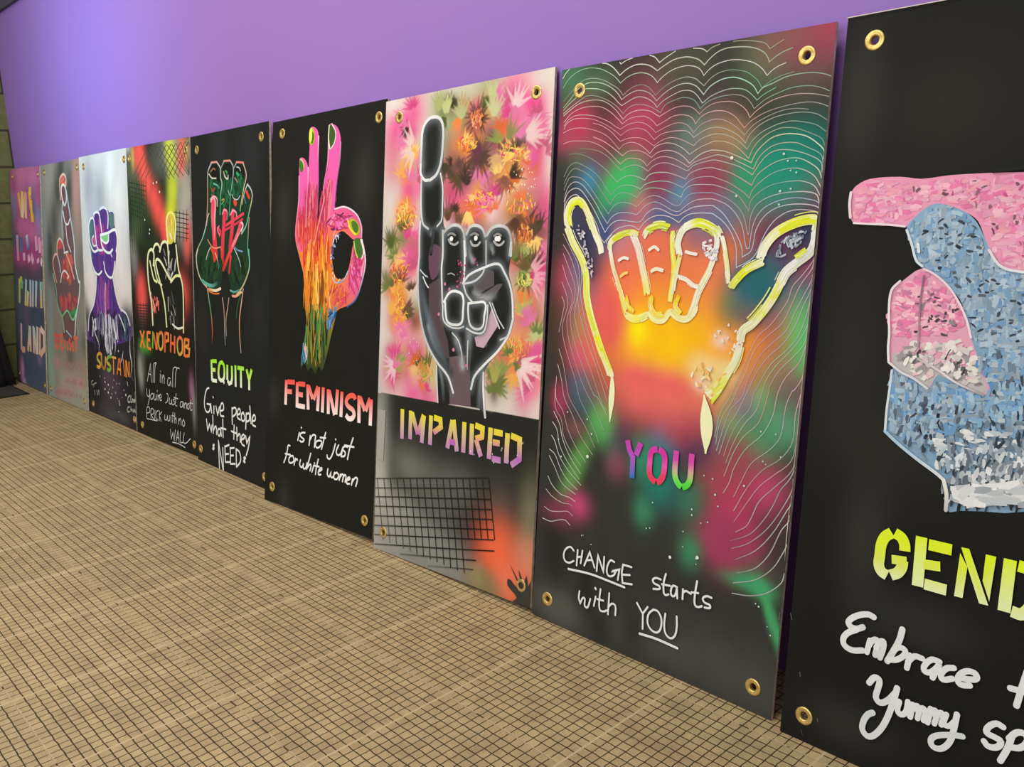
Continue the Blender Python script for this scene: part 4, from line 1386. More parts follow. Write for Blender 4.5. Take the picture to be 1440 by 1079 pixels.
p 20211f|308,2030 314,2240 361,2277 409,2284 457,2267 477,2224 478,2052 471,1984 493,1879 497,1758 520,1731 572,1749 624,1742 659,1703 688,1740 739,1743 789,1725 809,1696 849,1728 908,1737 956,1722 980,1673 980,1601 980,1601 970,1520 995,1456 1010,1319 985,1236 919,1157 840,1066 831,997 847,837 827,869 748,875 594,871 505,867 488,1052 414,1137 351,1241 317,1403 314,1539 315,1674 319,1763 315,1888
q 6a585c|578,1104 730,1125 748,875 593,872
p 66485a|401,1642 473,1648 490,1585 471,1510 417,1485
q 55464a|400,1455 499,1497 525,1251 563,1183 581,1096 527,1100 454,1175 412,1299
q 60575a|869,1395 936,1471 901,1470 746,1391 871,1370 822,1166 846,1177
q c8a8b8|818,1234 866,1353 918,1281 822,1166 772,1171 757,1213
q 5a5356|701,1517 800,1543 873,1527 877,1462 757,1417
h 22 24262a,6a7680,30353a|351,1522 357,1405 414,1272 512,1126 592,1026
h 14 8a96a0,40484e|408,1245 455,1158 556,1067
h 22 30363c,8f979c,60686c,b8bcc0|600,1238 644,1162 682,1069
h 22 90989c,60686c,25282a|718,1228 716,1141 714,1072
h 14 40484c,a8acb0|803,840 813,996 829,1048
h 10 8a9498,30383c|510,1036 534,967 546,879
h 14 a8b0b4,50585c|723,1576 695,1619 706,1661
h 12 9aa2a6,3a4044|856,1618 842,1651 844,1617
h 12 70787c,30363a|405,1708 424,1734 479,1737
h 18 8a9294,b8b8b8,6a7072|744,1425 820,1398 880,1420
l 11 3a4046,181a1a,3a4046|425,1725 410,1602 415,1638
h 29 70787c,5a6266|306,2056 307,2144 314,2231 354,2275 409,2282 450,2265 471,2224 473,2147 462,2054 431,2000 384,1976
h 26 70787c,5a6266|306,2056 309,2012 341,1979 377,1977
h 16 70787c,5a6266|464,2003 484,1932 486,1845 483,1776 451,1746
h 21 70787c,5a6266|315,1994 316,1923 321,1834 339,1762 382,1735
h 23 70787c,5a6266|317,1772 314,1691 318,1602 316,1584 312,1494 323,1376 359,1242 413,1146 487,1070 573,1007 617,931
h 21 70787c,5a6266|496,1723 502,1602 496,1541 512,1365
h 26 70787c,5a6266|504,1714 533,1735 578,1749 624,1739 652,1707 671,1602
h 26 70787c,5a6266|671,1703 695,1736 739,1743 783,1725 803,1692
h 26 70787c,5a6266|815,1696 849,1728 902,1737 950,1722 976,1677 980,1601
h 21 70787c,5a6266|657,1670 666,1568 665,1482
h 16 70787c,5a6266|811,1668 817,1560
h 18 70787c,5a6266|977,1658 969,1601
h 21 70787c,5a6266|659,1469 702,1509 800,1543 901,1562 945,1520 983,1464 1002,1400 1010,1319
h 18 70787c,5a6266|663,1465 741,1480 789,1510 806,1535
h 23 70787c,5a6266|1011,1311 985,1236 919,1157 838,1092 767,1025 746,963
h 16 70787c,5a6266|934,1212 974,1227
h 23 70787c,5a6266|523,1374 563,1420 616,1428 663,1405 667,1328 661,1280 625,1265 558,1275 539,1322 532,1375
h 16 70787c,5a6266|516,1357 524,1286 572,1254 639,1249 677,1260
h 21 70787c,5a6266|703,1372 760,1379 822,1377 819,1318 810,1267 767,1252 722,1271 705,1330 703,1372
h 18 70787c,5a6266|666,1457 688,1415 734,1378
h 16 70787c,5a6266|697,1252 755,1234 817,1242 838,1302 840,1369
h 23 70787c,5a6266|829,1048 833,972 844,888 853,838
s 8.1 c8ccd0,f0f0f0,e0e0e0,c8d0d4,d8dcdc|306,2056 307,2144 314,2231 354,2275 409,2282 450,2265 471,2224 473,2147 462,2054 431,2000 384,1976
s 7.4 e8ecec,f0f0f0,d8dcdc|306,2056 309,2012 341,1979 377,1977
s 4.4 e8ecf0,d8dcdc|464,2003 484,1932 486,1845 483,1776 451,1746
s 5.9 c8ccd0,e0e0e0,c0c4c8|315,1994 316,1923 321,1834 339,1762 382,1735
s 6.7 d8dcdc,b8bcc0,e0e4e4|317,1772 314,1691 318,1602 316,1584 312,1494 323,1376 359,1242 413,1146 487,1070 573,1007 617,931
s 3.7 e8ecf0|353,1495 383,1455 398,1442
s 3.7 c8d0d4|329,1530 366,1504 388,1495
s 5.9 c8c8c8,e8e8e8,d0d0d0|496,1723 502,1602 496,1541 512,1365
s 7.4 b0b0b0,d8d8d8,b0b0b0,d0d0d0|504,1714 533,1735 578,1749 624,1739 652,1707 671,1602
s 7.4 b8b8b8,d8d8d8,b0b0b0|671,1703 695,1736 739,1743 783,1725 803,1692
s 7.4 b8b8b8,d8d8d8,a8a8a8,d0d4d8|815,1696 849,1728 902,1737 950,1722 976,1677 980,1601
s 5.9 e8ecf0|657,1670 666,1568 665,1482
s 4.4 b8bcc0|811,1668 817,1560
s 5.2 d8dce0,a8b0b4|977,1658 969,1601
s 5.9 e0e4e8,e8ecf0,d0d8dc,f0f0f0|659,1469 702,1509 800,1543 901,1562 945,1520 983,1464 1002,1400 1010,1319
s 5.2 d0d8dc,c0c8cc|663,1465 741,1480 789,1510 806,1535
s 6.7 d8dce0,f0f0f0,d0d8dc|1011,1311 985,1236 919,1157 838,1092 767,1025 746,963
s 4.4 c8d0d4|934,1212 974,1227
s 6.7 e8ecec,f4f4f4,e0e0e0,f0f0f0|523,1374 563,1420 616,1428 663,1405 667,1328 661,1280 625,1265 558,1275 539,1322 532,1375
s 4.4 e8ecec,c0c4c4|516,1357 524,1286 572,1254 639,1249 677,1260
s 5.9 e8ecec,f4f4f4,c8ccd0,f0f0f0|703,1372 760,1379 822,1377 819,1318 810,1267 767,1252 722,1271 705,1330 703,1372
s 5.2 e0e0e0,c0c4c8,e8ecec|666,1457 688,1415 734,1378
s 4.4 d8dcdc|697,1252 755,1234 817,1242 838,1302 840,1369
s 3.7 d8dce0|852,1382 885,1329 925,1265
s 3.7 c8ccd0|870,1379 910,1314 954,1267
s 3.7 c8d0d4,e0e0e0,a0a4a8|594,1224 642,1188 669,1129 677,1078
s 3.7 d8dce0,a0a8ac|711,1193 711,1124 715,1055
s 6.7 c8d0d4,f0f0f0,d0d4d8|829,1048 833,972 844,888 853,838
s 3.7 d8e0e4|485,1052 493,963 504,869
s 3.0 a0a4a8|545,1511 571,1515 596,1507
s 5.9 a8a8a8|542,1679 557,1662 590,1654 613,1665
s 5.2 909090|535,1701 561,1709 590,1700
o 6 f4f4f4|563,1683
s 5.9 b0b0b0|703,1668 719,1651 750,1649 770,1663
s 5.2 909090|703,1698 728,1706 756,1697
o 6 f4f4f4|739,1683
s 5.9 b0b0b0|865,1666 887,1650 913,1651 930,1664
s 5.2 909090|864,1691 887,1700 911,1692
o 6 f4f4f4|881,1678 896,1678
d 22 11 2 6 3 6 90 60 c84a80,e070a0,b04878|608,1576 658,1593 675,1534 654,1448 601,1464
d 8 12 2 5 3 5 90 60 c86a90|722,1593 773,1568 750,1543
o 4 d080a0|527,1462 562,1437 488,1311 608,1142 707,1072
part stencilled_word ; stencilled word fading from yellow to mauve
l 15 ^e8e03c,f0d84a,e8b860,c878b0,b86ac0,c894c0 f|220,800 223,642
l 15 ^e8e03c,f0d84a,e8b860,c878b0,b86ac0,c894c0 f|290,800 292,650
l 15 ^e8e03c,f0d84a,e8b860,c878b0,b86ac0,c894c0 f|302,792 353,685
l 15 ^e8e03c,f0d84a,e8b860,c878b0,b86ac0,c894c0 f|396,791 356,685
l 15 ^e8e03c,f0d84a,e8b860,c878b0,b86ac0,c894c0 f|400,789 387,645
l 15 ^e8e03c,f0d84a,e8b860,c878b0,b86ac0,c894c0 f|455,796 454,645
l 15 ^e8e03c,f0d84a,e8b860,c878b0,b86ac0,c894c0 f|478,789 529,784 535,748 479,712
l 15 ^e8e03c,f0d84a,e8b860,c878b0,b86ac0,c894c0 f|620,793 589,648
l 15 ^e8e03c,f0d84a,e8b860,c878b0,b86ac0,c894c0 f|629,797 661,643
l 15 ^e8e03c,f0d84a,e8b860,c878b0,b86ac0,c894c0 f|602,684 647,685
l 15 ^e8e03c,f0d84a,e8b860,c878b0,b86ac0,c894c0 f|709,796 708,645
l 15 ^e8e03c,f0d84a,e8b860,c878b0,b86ac0,c894c0 f|764,795 765,644
l 15 ^e8e03c,f0d84a,e8b860,c878b0,b86ac0,c894c0 f|788,791 839,783 838,742 792,726
l 15 ^e8e03c,f0d84a,e8b860,c878b0,b86ac0,c894c0 f|796,723 835,646
l 15 ^e8e03c,f0d84a,e8b860,c878b0,b86ac0,c894c0 f|895,794 891,643
l 15 ^e8e03c,f0d84a,e8b860,c878b0,b86ac0,c894c0 f|917,778 977,777
l 15 ^e8e03c,f0d84a,e8b860,c878b0,b86ac0,c894c0 f|913,727 960,728
l 15 ^e8e03c,f0d84a,e8b860,c878b0,b86ac0,c894c0 f|911,649 971,649
l 15 ^e8e03c,f0d84a,e8b860,c878b0,b86ac0,c894c0 f|1009,784 1008,642
l 15 ^e8e03c,f0d84a,e8b860,c878b0,b86ac0,c894c0 f|1032,776 1089,766 1092,675 1040,638
d 14 77 3 6 1.5 3 80 40 f0ece4,e8e4dc|692,660 1106,770 1101,641 892,625 723,635
part thistle_leaf ; black thistle leaf shadow sprayed in the orange corner
q 3a3a36|1059,175 1123,88 1111,1 1199,1 1199,80 1199,130 1183,95 1170,147 1154,105 1118,162 1136,91
p 3c3c38|1057,103 1111,75 1199,69 1199,1 1090,1 1114,28 1053,68
part masked_stripe ; pale grey upright stripe left by masking
q a9a79f|7,773 75,775 67,497 9,499
part mesh_pattern ; dark square mesh sprayed over a grey patch
l 2.8 55544f,23231f,1c1c1a,1c1c1a,23231f f|1,389 233,432 476,476 700,516 896,552
l 2.8 55544f,23231f,1c1c1a,1c1c1a,23231f f|1,336 236,380 478,424 703,466 910,504
l 3.1 55544f,23231f,1c1c1a,1c1c1a,23231f f|1,287 238,331 481,373 706,415 917,452
l 3.1 55544f,23231f,1c1c1a,1c1c1a,23231f f|1,234 241,279 484,323 709,364 925,405
l 3.1 55544f,23231f,1c1c1a,1c1c1a,23231f f|2,180 243,226 486,272 712,315 932,358
l 3.1 55544f,23231f,1c1c1a,1c1c1a,23231f f|4,127 246,174 489,222 715,266 939,311
l 3.1 55544f,23231f,1c1c1a,1c1c1a,23231f f|7,75 248,123 492,171 717,216 947,262
l 3.1 55544f,23231f,1c1c1a,1c1c1a,23231f f|9,22 251,70 495,117 720,162 954,210
l 3.1 6a6964,2b2b28,22221f f|236,21 544,78 830,133
l 2.5 77766f,4a4a45,33332f f|468,15 697,61 812,83
l 1.9 2b2b28,1c1c1a,1c1c1a,66655f f|16,393 48,241 81,83 85,62
l 1.9 2b2b28,1c1c1a,1c1c1a,66655f f|75,404 107,253 139,96 146,60
l 2.5 2b2b28,1c1c1a,1c1c1a,66655f f|132,414 164,265 196,109 205,59
l 2.5 2b2b28,1c1c1a,1c1c1a,66655f f|191,425 222,277 253,122 265,58
l 2.5 2b2b28,1c1c1a,1c1c1a,66655f f|246,435 277,288 308,135 322,57
l 2.5 2b2b28,1c1c1a,1c1c1a,1c1c1a f|301,444 332,299 362,147 379,56
l 2.5 2b2b28,1c1c1a,1c1c1a,1c1c1a f|355,454 385,310 416,160 434,55
l 2.5 2b2b28,1c1c1a,1c1c1a,1c1c1a f|408,464 438,321 468,172 488,53
l 2.5 2b2b28,1c1c1a,1c1c1a,1c1c1a f|461,473 491,332 521,184 542,52
l 2.5 2b2b28,1c1c1a,1c1c1a,1c1c1a f|513,483 542,342 571,195 596,52
l 2.5 2b2b28,1c1c1a,1c1c1a,1c1c1a f|563,492 592,352 621,207 648,50
l 2.5 2b2b28,1c1c1a,1c1c1a,1c1c1a f|612,501 641,363 670,218 699,49
l 2.5 2b2b28,1c1c1a,1c1c1a,1c1c1a f|661,509 689,372 718,229 749,48
l 2.5 2b2b28,1c1c1a,1c1c1a,1c1c1a f|711,518 739,382 767,240 771,221
l 2.5 2b2b28,1c1c1a,1c1c1a,1c1c1a f|758,527 785,392 813,251 817,232
l 2.5 2b2b28,1c1c1a,1c1c1a,1c1c1a f|804,535 832,401 859,261 863,243
l 2.5 2b2b28,1c1c1a,1c1c1a,1c1c1a f|850,543 877,411 904,272 908,253
l 2.5 2b2b28,1c1c1a,1c1c1a,1c1c1a f|895,552 922,420 949,282 953,263
'''
ART['you'] = '''
base 4 0 373734
b 4a7a58 0.95 55 47 0|56,2348
b 5c7a5a 0.67 47 31 0|212,2313
b 63373f 0.62 55 55 0|420,2289
b 8a4a5c 0.67 47 39 0|478,2249
b b83f62 0.90 55 43 0|102,2163
b b8476a 0.95 70 47 0|433,2144
b a8405c 0.78 47 55 0|452,2049
b b24a60 0.78 47 31 0|56,2111 190,2079
b 5d5a4c 0.56 47 47 0|565,2330 673,2308
b 75505a 0.67 47 47 0|788,2127
b 5c7a52 0.78 55 55 0|969,2305
b b04560 1.00 62 55 20|1163,2360
b 8f5a58 0.78 62 47 0|1030,2366
b 8a4a5c 0.67 39 39 0|1147,2289
b 5a5a50 0.56 70 47 0|1127,2209
b 6f8f82 0.67 47 39 0|693,2083
b a88560 0.84 47 39 0|833,2049 845,2020
b 7a6a58 0.67 55 31 0|777,1992
b 1f6f62 1.00 70 55 0|1076,1909
b 1f7f6a 1.00 55 47 0|991,1897
b 1f6a62 0.90 47 47 0|1160,2000 1134,1976
b 3fa873 1.00 31 39 0|934,1903
b 2f8f6a 0.78 31 47 0|940,1833
b 35597a 0.78 62 47 0|997,1843
b 8a3f58 0.95 47 39 0|754,1885
b a0505a 0.78 39 31 0|782,1936
b 7a4058 0.90 78 31 -15|1142,1862 1204,1838
b 7a3a55 0.95 47 55 0|1037,1736 1005,1713
b 3f6080 0.78 70 31 0|842,1807
b 8f8fa8 0.67 47 31 0|781,1796
b 4f7090 0.78 55 39 0|726,1809
b 52bf6a 1.00 47 43 0|397,1914
b 3fb060 0.90 31 35 0|317,1904 414,1848
b 3f6585 0.78 39 39 0|196,1926 443,1904
b 5a6e58 0.67 39 39 0|133,2019
b 7a4a58 0.67 39 39 0|263,1990 242,1951
b 8f4060 0.95 47 35 0|555,1921
b 3f7fa0 0.78 31 31 0|654,1860
b 3a5f88 0.90 86 35 0|593,1794 514,1778
b 30507a 0.90 31 47 0|376,1766 293,1699
b 3fa070 0.90 23 47 15|252,1834
b e0786a 1.00 31 47 0|448,1778 457,1744
b 4a3540 0.67 39 47 0|192,1826 139,1781
b 7f8890 0.56 47 47 0|654,1971
b a04a60 0.67 47 39 0|759,1905
b a84060 0.90 31 47 0|86,1530 173,1219
b 40709a 0.90 31 55 0|168,1467 174,1578
b 4f8f5f 0.90 23 39 0|202,1349 183,1280
b d85a78 0.78 39 39 0|244,1211
b 2f6580 0.90 39 39 0|214,1079
b 356068 0.78 39 31 0|316,1040
b a03a58 0.90 23 31 0|90,1008 102,998
b 55a85a 1.00 31 39 0|328,952 362,927
b 5f9a50 0.90 23 55 -25|237,787 187,669
b 8a5a58 0.67 31 23 0|195,893
b 355f68 0.67 47 31 0|235,1005
b c04a78 1.00 35 31 0|230,564
b 8f3f5a 0.78 47 31 0|131,508
b 55706a 0.56 23 47 0|417,827
b 9a3f60 0.56 31 31 0|436,777
b 9a4058 0.95 55 47 0|1159,1590 1116,1408
b 9a3a58 1.00 47 47 0|1085,1337 1190,1280
b 4f6585 0.90 47 39 0|1180,1502 1109,1476
b 4fa86a 1.00 39 55 -20|1191,1392 1228,1323
b c85a7a 0.78 31 47 0|958,1229
b 7a8a72 0.67 47 39 0|1075,1243
b 4fd070 1.00 22 31 0|1057,1134
b 4a9a68 0.95 47 47 -30|1116,1090 1048,985
b 5fa860 0.95 31 39 0|903,1075 955,1041
b 3f7fa0 0.78 31 39 0|988,1124 879,960
b 5fa080 0.67 55 39 0|1213,1054
b 9a4a50 0.90 47 39 0|980,924 970,817
b c04a70 0.95 47 47 0|1104,822
b a85050 0.78 47 47 0|883,843
b b84064 1.00 47 62 0|968,693 994,637
b b0406a 0.90 55 47 0|971,588
b 705a68 0.56 55 39 0|1189,1170
b a03f60 1.00 62 47 0|968,606
b 3f8a66 0.90 27 35 0|584,624 816,520
b 3f7a5f 0.78 39 47 0|791,719
b 2f6a68 0.90 47 47 0|667,737
b 2f5f90 0.90 39 35 0|664,932 670,923
b 9a3f58 0.90 47 31 0|783,953 740,975
b 4a3a58 0.78 39 39 0|814,903 447,930
b 3a9a78 0.78 31 47 0|558,832
b 1f8f74 0.90 31 55 0|639,802
b 5a5a50 0.56 47 31 0|1109,514
b 4fb070 1.00 31 17 -20|1113,467
b 4aa56a 1.00 9 55 22|1161,390 1203,318
b 3fa06a 0.90 47 16 0|1066,469
b 3fb866 1 34 44 0|386,1910 331,1886
b 3a8fb0 .8 26 30 0|189,1931 654,1860
b 2f4f8a .8 40 40 0|287,1708 388,1757
b 8a3a58 .8 36 40 0|544,1930 774,1893
b 1f8f78 .9 60 60 0|1012,1911 1095,1923
b 2f9a70 .9 30 46 0|935,1883
b 45c070 1 26 60 20|1192,1381
b 4fae60 .9 30 30 0|336,953
b c84a78 .9 26 34 0|203,1222
b b83a5c .8 26 40 0|115,2162
b ef6a58 .95 110 90 0|396,1465
b f0705c .9 120 80 0|607,1146
b d85a70 .9 90 40 0|578,1065 726,1095
b f58a38 .95 110 110 0|432,1340 823,1454
b f88f30 .95 100 100 0|581,1438 851,1375
b f2704c .8 50 60 0|362,1414
b e85560 .8 60 50 0|326,1382
b f5985a .8 90 60 0|779,1241
b fdb515 1 140 90 0|682,1333
b fec80e 1 80 70 0|652,1284
b ffe80c 1 28 36 0|494,1341
b f07858 .8 60 60 0|434,1602 560,1671
b f08058 .7 60 80 0|702,1601 852,1588
b 8a8a3a .9 40 40 0|915,1460
b 3a6a88 .8 22 40 0|267,1458
b 8a6a80 .7 40 30 0|747,1701
b c88a98 .6 40 40 0|377,1688
h 60 4a4058,40405a|139,1786 187,1706 234,1617 239,1557
h 90 4a4a68,34405a|1065,1620 1114,1679 1190,1721
b 6a3a58 .9 40 40 0|1069,1670
b 2f6c78 1 60 50 20|996,1542
b 55506a .7 50 30 0|997,1430
b ee6468 .9 70 34 0|511,1143 677,1136
b e8605a .85 40 60 0|310,1420 343,1333
b 3d6290 .8 50 20 0|557,1778 657,1769
b 34507e .9 22 36 0|296,1708
b 4f6f98 .7 40 30 0|828,1760
b 2c6872 1 40 36 20|975,1558 1027,1526
b 3c4058 .9 18 60 0|135,1756 197,1666
b f8d890 .75 30 26 0|834,1220 791,1224
b f4dcd0 .7 18 16 0|808,1162 876,1333
b f0e8a0 .7 24 24 0|872,1161 908,1220
b 52524c .5 120 40 0|236,110 696,104
b 50504c .5 160 60 0|949,138 1139,87
b 23231f .6 22 40 15|312,236 274,138 334,121
b 23231f .6 28 45 0|401,78 574,118
b 5e5e58 .5 60 40 0|179,65 114,83
b 232320 .5 30 60 0|91,372 135,276
part contour_line ; thin pale contour lines around the hand
s 1.67 eef2ea|7,2356 22,2375 43,2391
s 1.41 9fd0b0,b8d8b8,e0e8dc,f0e8e8,f0e8e8|12,2317 37,2346 85,2372 146,2381 208,2371 256,2351 293,2329 323,2302! 351,2318 384,2328 422,2329 456,2321 484,2305 505,2283! 531,2303 571,2321 616,2328 646,2327 682,2317 703,2301 714,2284! 734,2301 761,2315 802,2323 839,2323 885,2314 922,2300 954,2277 974,2253! 994,2269 1018,2280 1042,2286
s 1.94 f2f4ee,d8dcd0,c8d0b8,a8b890|221,2391 248,2385 285,2363 317,2332! 348,2350 392,2362 430,2360 469,2348 501,2327! 533,2342 573,2357 618,2361 653,2356 689,2342 714,2321! 735,2340 767,2359 803,2367 835,2366 880,2361 921,2350 953,2333 972,2312 978,2297! 998,2310 1026,2323 1062,2332
s 1.67 e8ece8|313,2383 319,2375! 345,2385 378,2391
s 1.76 eef0ea,d8dcd4|460,2389 485,2379 509,2356! 536,2370 580,2388
s 1.76 d8dcd0,eceee8,a8b098,b8b890|660,2387 695,2381 710,2374 720,2366! 741,2378 773,2385
s 1.50 a8b098,b8b890|829,2386 856,2385 896,2379 937,2369 959,2360 977,2341! 998,2351 1026,2363
s 1.41 70b08a,a8d0a8,c8b8b0,a09a9a,98a090,c8ccc4,98a898,7fb89a,8fa890|18,2262 48,2286 78,2308 114,2331 150,2338 193,2335 241,2320 284,2298 315,2280 341,2253! 366,2270 399,2282 432,2283 460,2273 483,2255 502,2236! 530,2258 570,2276 615,2287 645,2287 681,2276 701,2261 719,2247! 742,2268 774,2284 815,2290 852,2286 889,2276 917,2259 941,2238 958,2214! 989,2232 1030,2246 1074,2253
s 1.67 8fd8a8,c8e8c0,d8d0c8,b8b4b4,c8ccc4,d0f0e0,c0f0dc,a8ccb0,a8aca0|20,2236 62,2271 91,2299 130,2317 164,2322 212,2316 255,2301 292,2280 316,2260 335,2237! 362,2251 401,2263 439,2260 473,2246 496,2227 508,2215! 532,2233 572,2254 617,2265 652,2263 683,2251 704,2233 720,2216! 744,2241 785,2259 822,2264 854,2260 892,2245 925,2223 944,2196! 961,2213 998,2224 1043,2239 1091,2244 1144,2242 1184,2233 1209,2223
s 1.50 a0e8b8,c8f0c8,e0d0c8,c8c0c0,d0d8d4,b0c8b8,88c8a8|21,2225 57,2251 94,2272 135,2298 172,2297 214,2290 257,2273 294,2249 319,2227 337,2214! 365,2225 403,2238 436,2237 469,2225 498,2206 512,2191! 539,2212 584,2230 624,2240 664,2235 691,2217 718,2186! 748,2205 785,2217 826,2224 862,2222 895,2213 923,2193 943,2174! 967,2190 1012,2209
s 1.41 e0f0dc,90b098,c8a8a0,c0a8a8,90b0a0,90b8a8,b8a8a0,8fc0a0,a0b0a0|22,2211 53,2229 95,2249 143,2269 186,2268 235,2253 278,2234 315,2211 347,2182! 367,2199 394,2209 427,2211 460,2203 499,2187 530,2169! 551,2196 596,2210 631,2215 672,2205 693,2189 709,2167! 740,2188 781,2200 823,2203 865,2200 897,2188 919,2168 935,2146! 977,2174 1027,2191 1067,2201 1108,2203 1148,2199 1184,2188 1209,2176
s 1.50 e8ece0,c8c8b0,e8c0b8,f0b8c0,e0a8b0,c8a8a8,e0b8b0,d0b0a8,b0b0a0|24,2202 66,2225 114,2245 175,2251 230,2244 273,2225 310,2198 349,2160! 369,2176 407,2187 446,2187 484,2178 512,2163 527,2155! 559,2169 599,2182 644,2183 675,2174 696,2160 708,2148! 737,2169 774,2181 816,2182 853,2176 887,2158 909,2137 920,2117! 946,2139 995,2165 1049,2177 1102,2179 1159,2172 1209,2159
s 1.50 e8c8c8,e0b0b0,f0b0bc,e8a8b4,d8b0b0,e0b8b8,e0a8a8,a8a09a,b0b0a8|28,2176 67,2207 122,2224 184,2226 238,2216 281,2194 318,2167 347,2143! 376,2158 420,2165 459,2161 493,2144 517,2122! 547,2133 587,2150 627,2153 663,2145 684,2131 694,2114! 720,2140 758,2152 795,2152 829,2144 863,2124 883,2103 902,2084! 931,2108 982,2130 1032,2141 1093,2148 1145,2148 1182,2139 1209,2128
s 1.41 f0c8cc,e8a8b4,e8a0b0,d8a8b0,d0b0b0,b8b0a8,98a098|29,2160 50,2181 87,2196 137,2196 193,2187 242,2171 285,2152 312,2135 339,2123! 372,2137 422,2143 455,2136 484,2121 515,2097! 549,2110 594,2123 625,2124 656,2114 674,2100 688,2083! 718,2109 756,2121 789,2123 827,2113 866,2091 906,2059! 938,2091 992,2116 1045,2130 1094,2132 1140,2125
s 1.50 f0c8cc,e898a8,e890a8,e0a0b0,e0b8c0,c8c8b8,d0b8a8,a8b0a0,a0a8a0|30,2146 45,2168 82,2183 132,2183 188,2174 244,2154 287,2133 317,2115 343,2098! 374,2115 424,2120 469,2106 510,2070! 540,2088 581,2095 632,2095 663,2089 691,2066! 730,2086 768,2095 806,2092 844,2079 883,2057 912,2031! 927,2061 968,2092 1018,2110 1067,2117 1116,2118 1169,2108 1209,2085
s 1.50 e8a0a8,f0a8b4,e898a8,d8b0b4,c8c8b8,c0b8a0,a8b8a8,8aa8a0|192,2159 238,2145 288,2119 341,2076! 377,2084 416,2085 455,2078 483,2064 510,2047! 542,2064 583,2073 620,2067 656,2054 694,2036! 720,2056 765,2070 798,2071 841,2061 884,2039 920,2009! 938,2037 971,2063 1004,2077 1037,2087 1078,2092 1119,2087 1173,2072 1209,2048
s 1.50 f0b0b8,f098a8,e898a8,e8c0c0,d0d0c8,d8c8a8,e0b898,a8b8a0,8fa89c|28,2132 66,2143 123,2145 185,2134 241,2116 284,2093 315,2066 339,2045! 362,2063 401,2068 441,2056 469,2039 493,2020! 518,2043 559,2054 595,2051 632,2037 659,2021 678,2005! 713,2024 768,2043 786,2046 829,2041 867,2026 897,2005 929,1977! 941,2006 961,2032 997,2057 1038,2071 1063,2072 1101,2067 1155,2047 1197,2026 1209,2003
s 1.76 f0a8b0,e8b0b4,e0a0ac,e0b8bc,d0d8d0,d8c8b0,d8d0a8,e8f0d0,f4f8ec|197,2103 249,2084 299,2057 358,2019! 387,2034 426,2036 465,2025 502,2004! 530,2021 572,2027 614,2018 651,1999 681,1973! 725,2003 771,2015 789,2014 832,2007 875,1991 908,1977 941,1962! 956,1994 980,2019 1016,2043 1061,2051 1103,2048 1144,2037 1187,2009 1209,1986 1209,1961
s 1.50 f0b0b8,e0a8a8,d8c0b8,e8a8b0,d8b8bc,c8d0cc,d8c0a8,b8c8b0,98c0b0|32,2086 70,2094 127,2092 183,2085 245,2062 295,2030 326,2005 351,1987! 378,2004 412,2006 445,2000 468,1988 483,1973! 506,1991 537,2002 574,2003 616,1991 654,1973 677,1959! 703,1976 773,1993 801,1997 844,1987 887,1969 952,1940! 970,1978 1002,2006 1035,2019 1073,2022 1110,2018 1152,2000 1198,1976 1209,1946 1209,1920
s 1.50 98907a,a8a890,b8c0b0,d8b0b4,c0c0c4,c8c8c8,d8b8a8,c0d0b8,c8d8d0|129,2060 185,2055 235,2043 284,2018 322,1987 356,1962! 386,1975 425,1980 459,1970 491,1953! 513,1971 550,1981 586,1978 629,1964 661,1951 678,1948 699,1964 774,1979 798,1978 841,1967 888,1953 916,1940 950,1920! 973,1955 1000,1984 1029,1997 1067,1999 1108,1992 1159,1975 1201,1951 1209,1917
s 1.67 8a907a,98a8a0,a8c8b0,c0d8c0,d0b0b4,c8b8c0,d8b0a8,a8d0b8,f0f0e4|68,2041 112,2041 163,2029 220,2003 271,1972 315,1937 341,1917! 367,1933 400,1940 440,1934 477,1920! 500,1940 537,1946 579,1944 622,1933 669,1916! 687,1936 725,1949 776,1953 800,1948 848,1935 892,1916 950,1884! 968,1917 1000,1942 1041,1961 1082,1969 1119,1968 1157,1953 1195,1927 1209,1899
s 1.50 98a898,98b0a8,98b8b8,b0e0b8,b8c0c8,c8a8b4,d0a8b0,98c8b8,f0ece4|46,1950 72,1990 109,2005 154,1991 205,1966 250,1933 283,1896 313,1867! 342,1892 375,1903 415,1901 444,1893 460,1886! 481,1903 518,1912 561,1913 603,1907 635,1895 660,1885! 680,1904 718,1919 779,1921 808,1913 857,1896 896,1875 925,1857 945,1840! 955,1867 987,1897 1028,1922 1069,1933 1106,1936 1139,1930 1181,1908 1209,1871
s 1.50 98a898,a8b0a8,98b0b8,a8d0b0,b0d0c0,c8b8c4,c8a8b0,80c0b0,f0e8e4|48,1920 68,1954 98,1980 136,1974 188,1949 234,1911 273,1870 312,1830! 333,1859 366,1874 401,1871 430,1861 448,1853! 462,1873 494,1887 531,1888 574,1881 617,1865 655,1850! 667,1876 701,1893 782,1892 806,1888 850,1874 893,1854 923,1826 947,1796! 952,1829 982,1859 1023,1881 1069,1890 1110,1893 1143,1891 1185,1875 1209,1843
s 1.50 a8b0a8,c0b8b8,a8b8c0,98d0b0,d0b8b8,b0b8d0,a0b8d0,b8b0c0,a8c0c8|50,1894 76,1942 107,1947 145,1939 185,1913 231,1866 271,1825 304,1793! 330,1824 364,1836 398,1834 427,1827 450,1820 476,1843 507,1857 539,1858 578,1845 616,1825 647,1820 666,1839 699,1861 785,1863 814,1856 858,1839 897,1814 928,1779 952,1712
s 1.67 f4f0ec,c8d0d4,b0c0c8,98b8c0|1209,1820 1196,1846 1159,1856 1114,1857 1068,1853 1019,1841 977,1817 957,1778 956,1720 952,1712
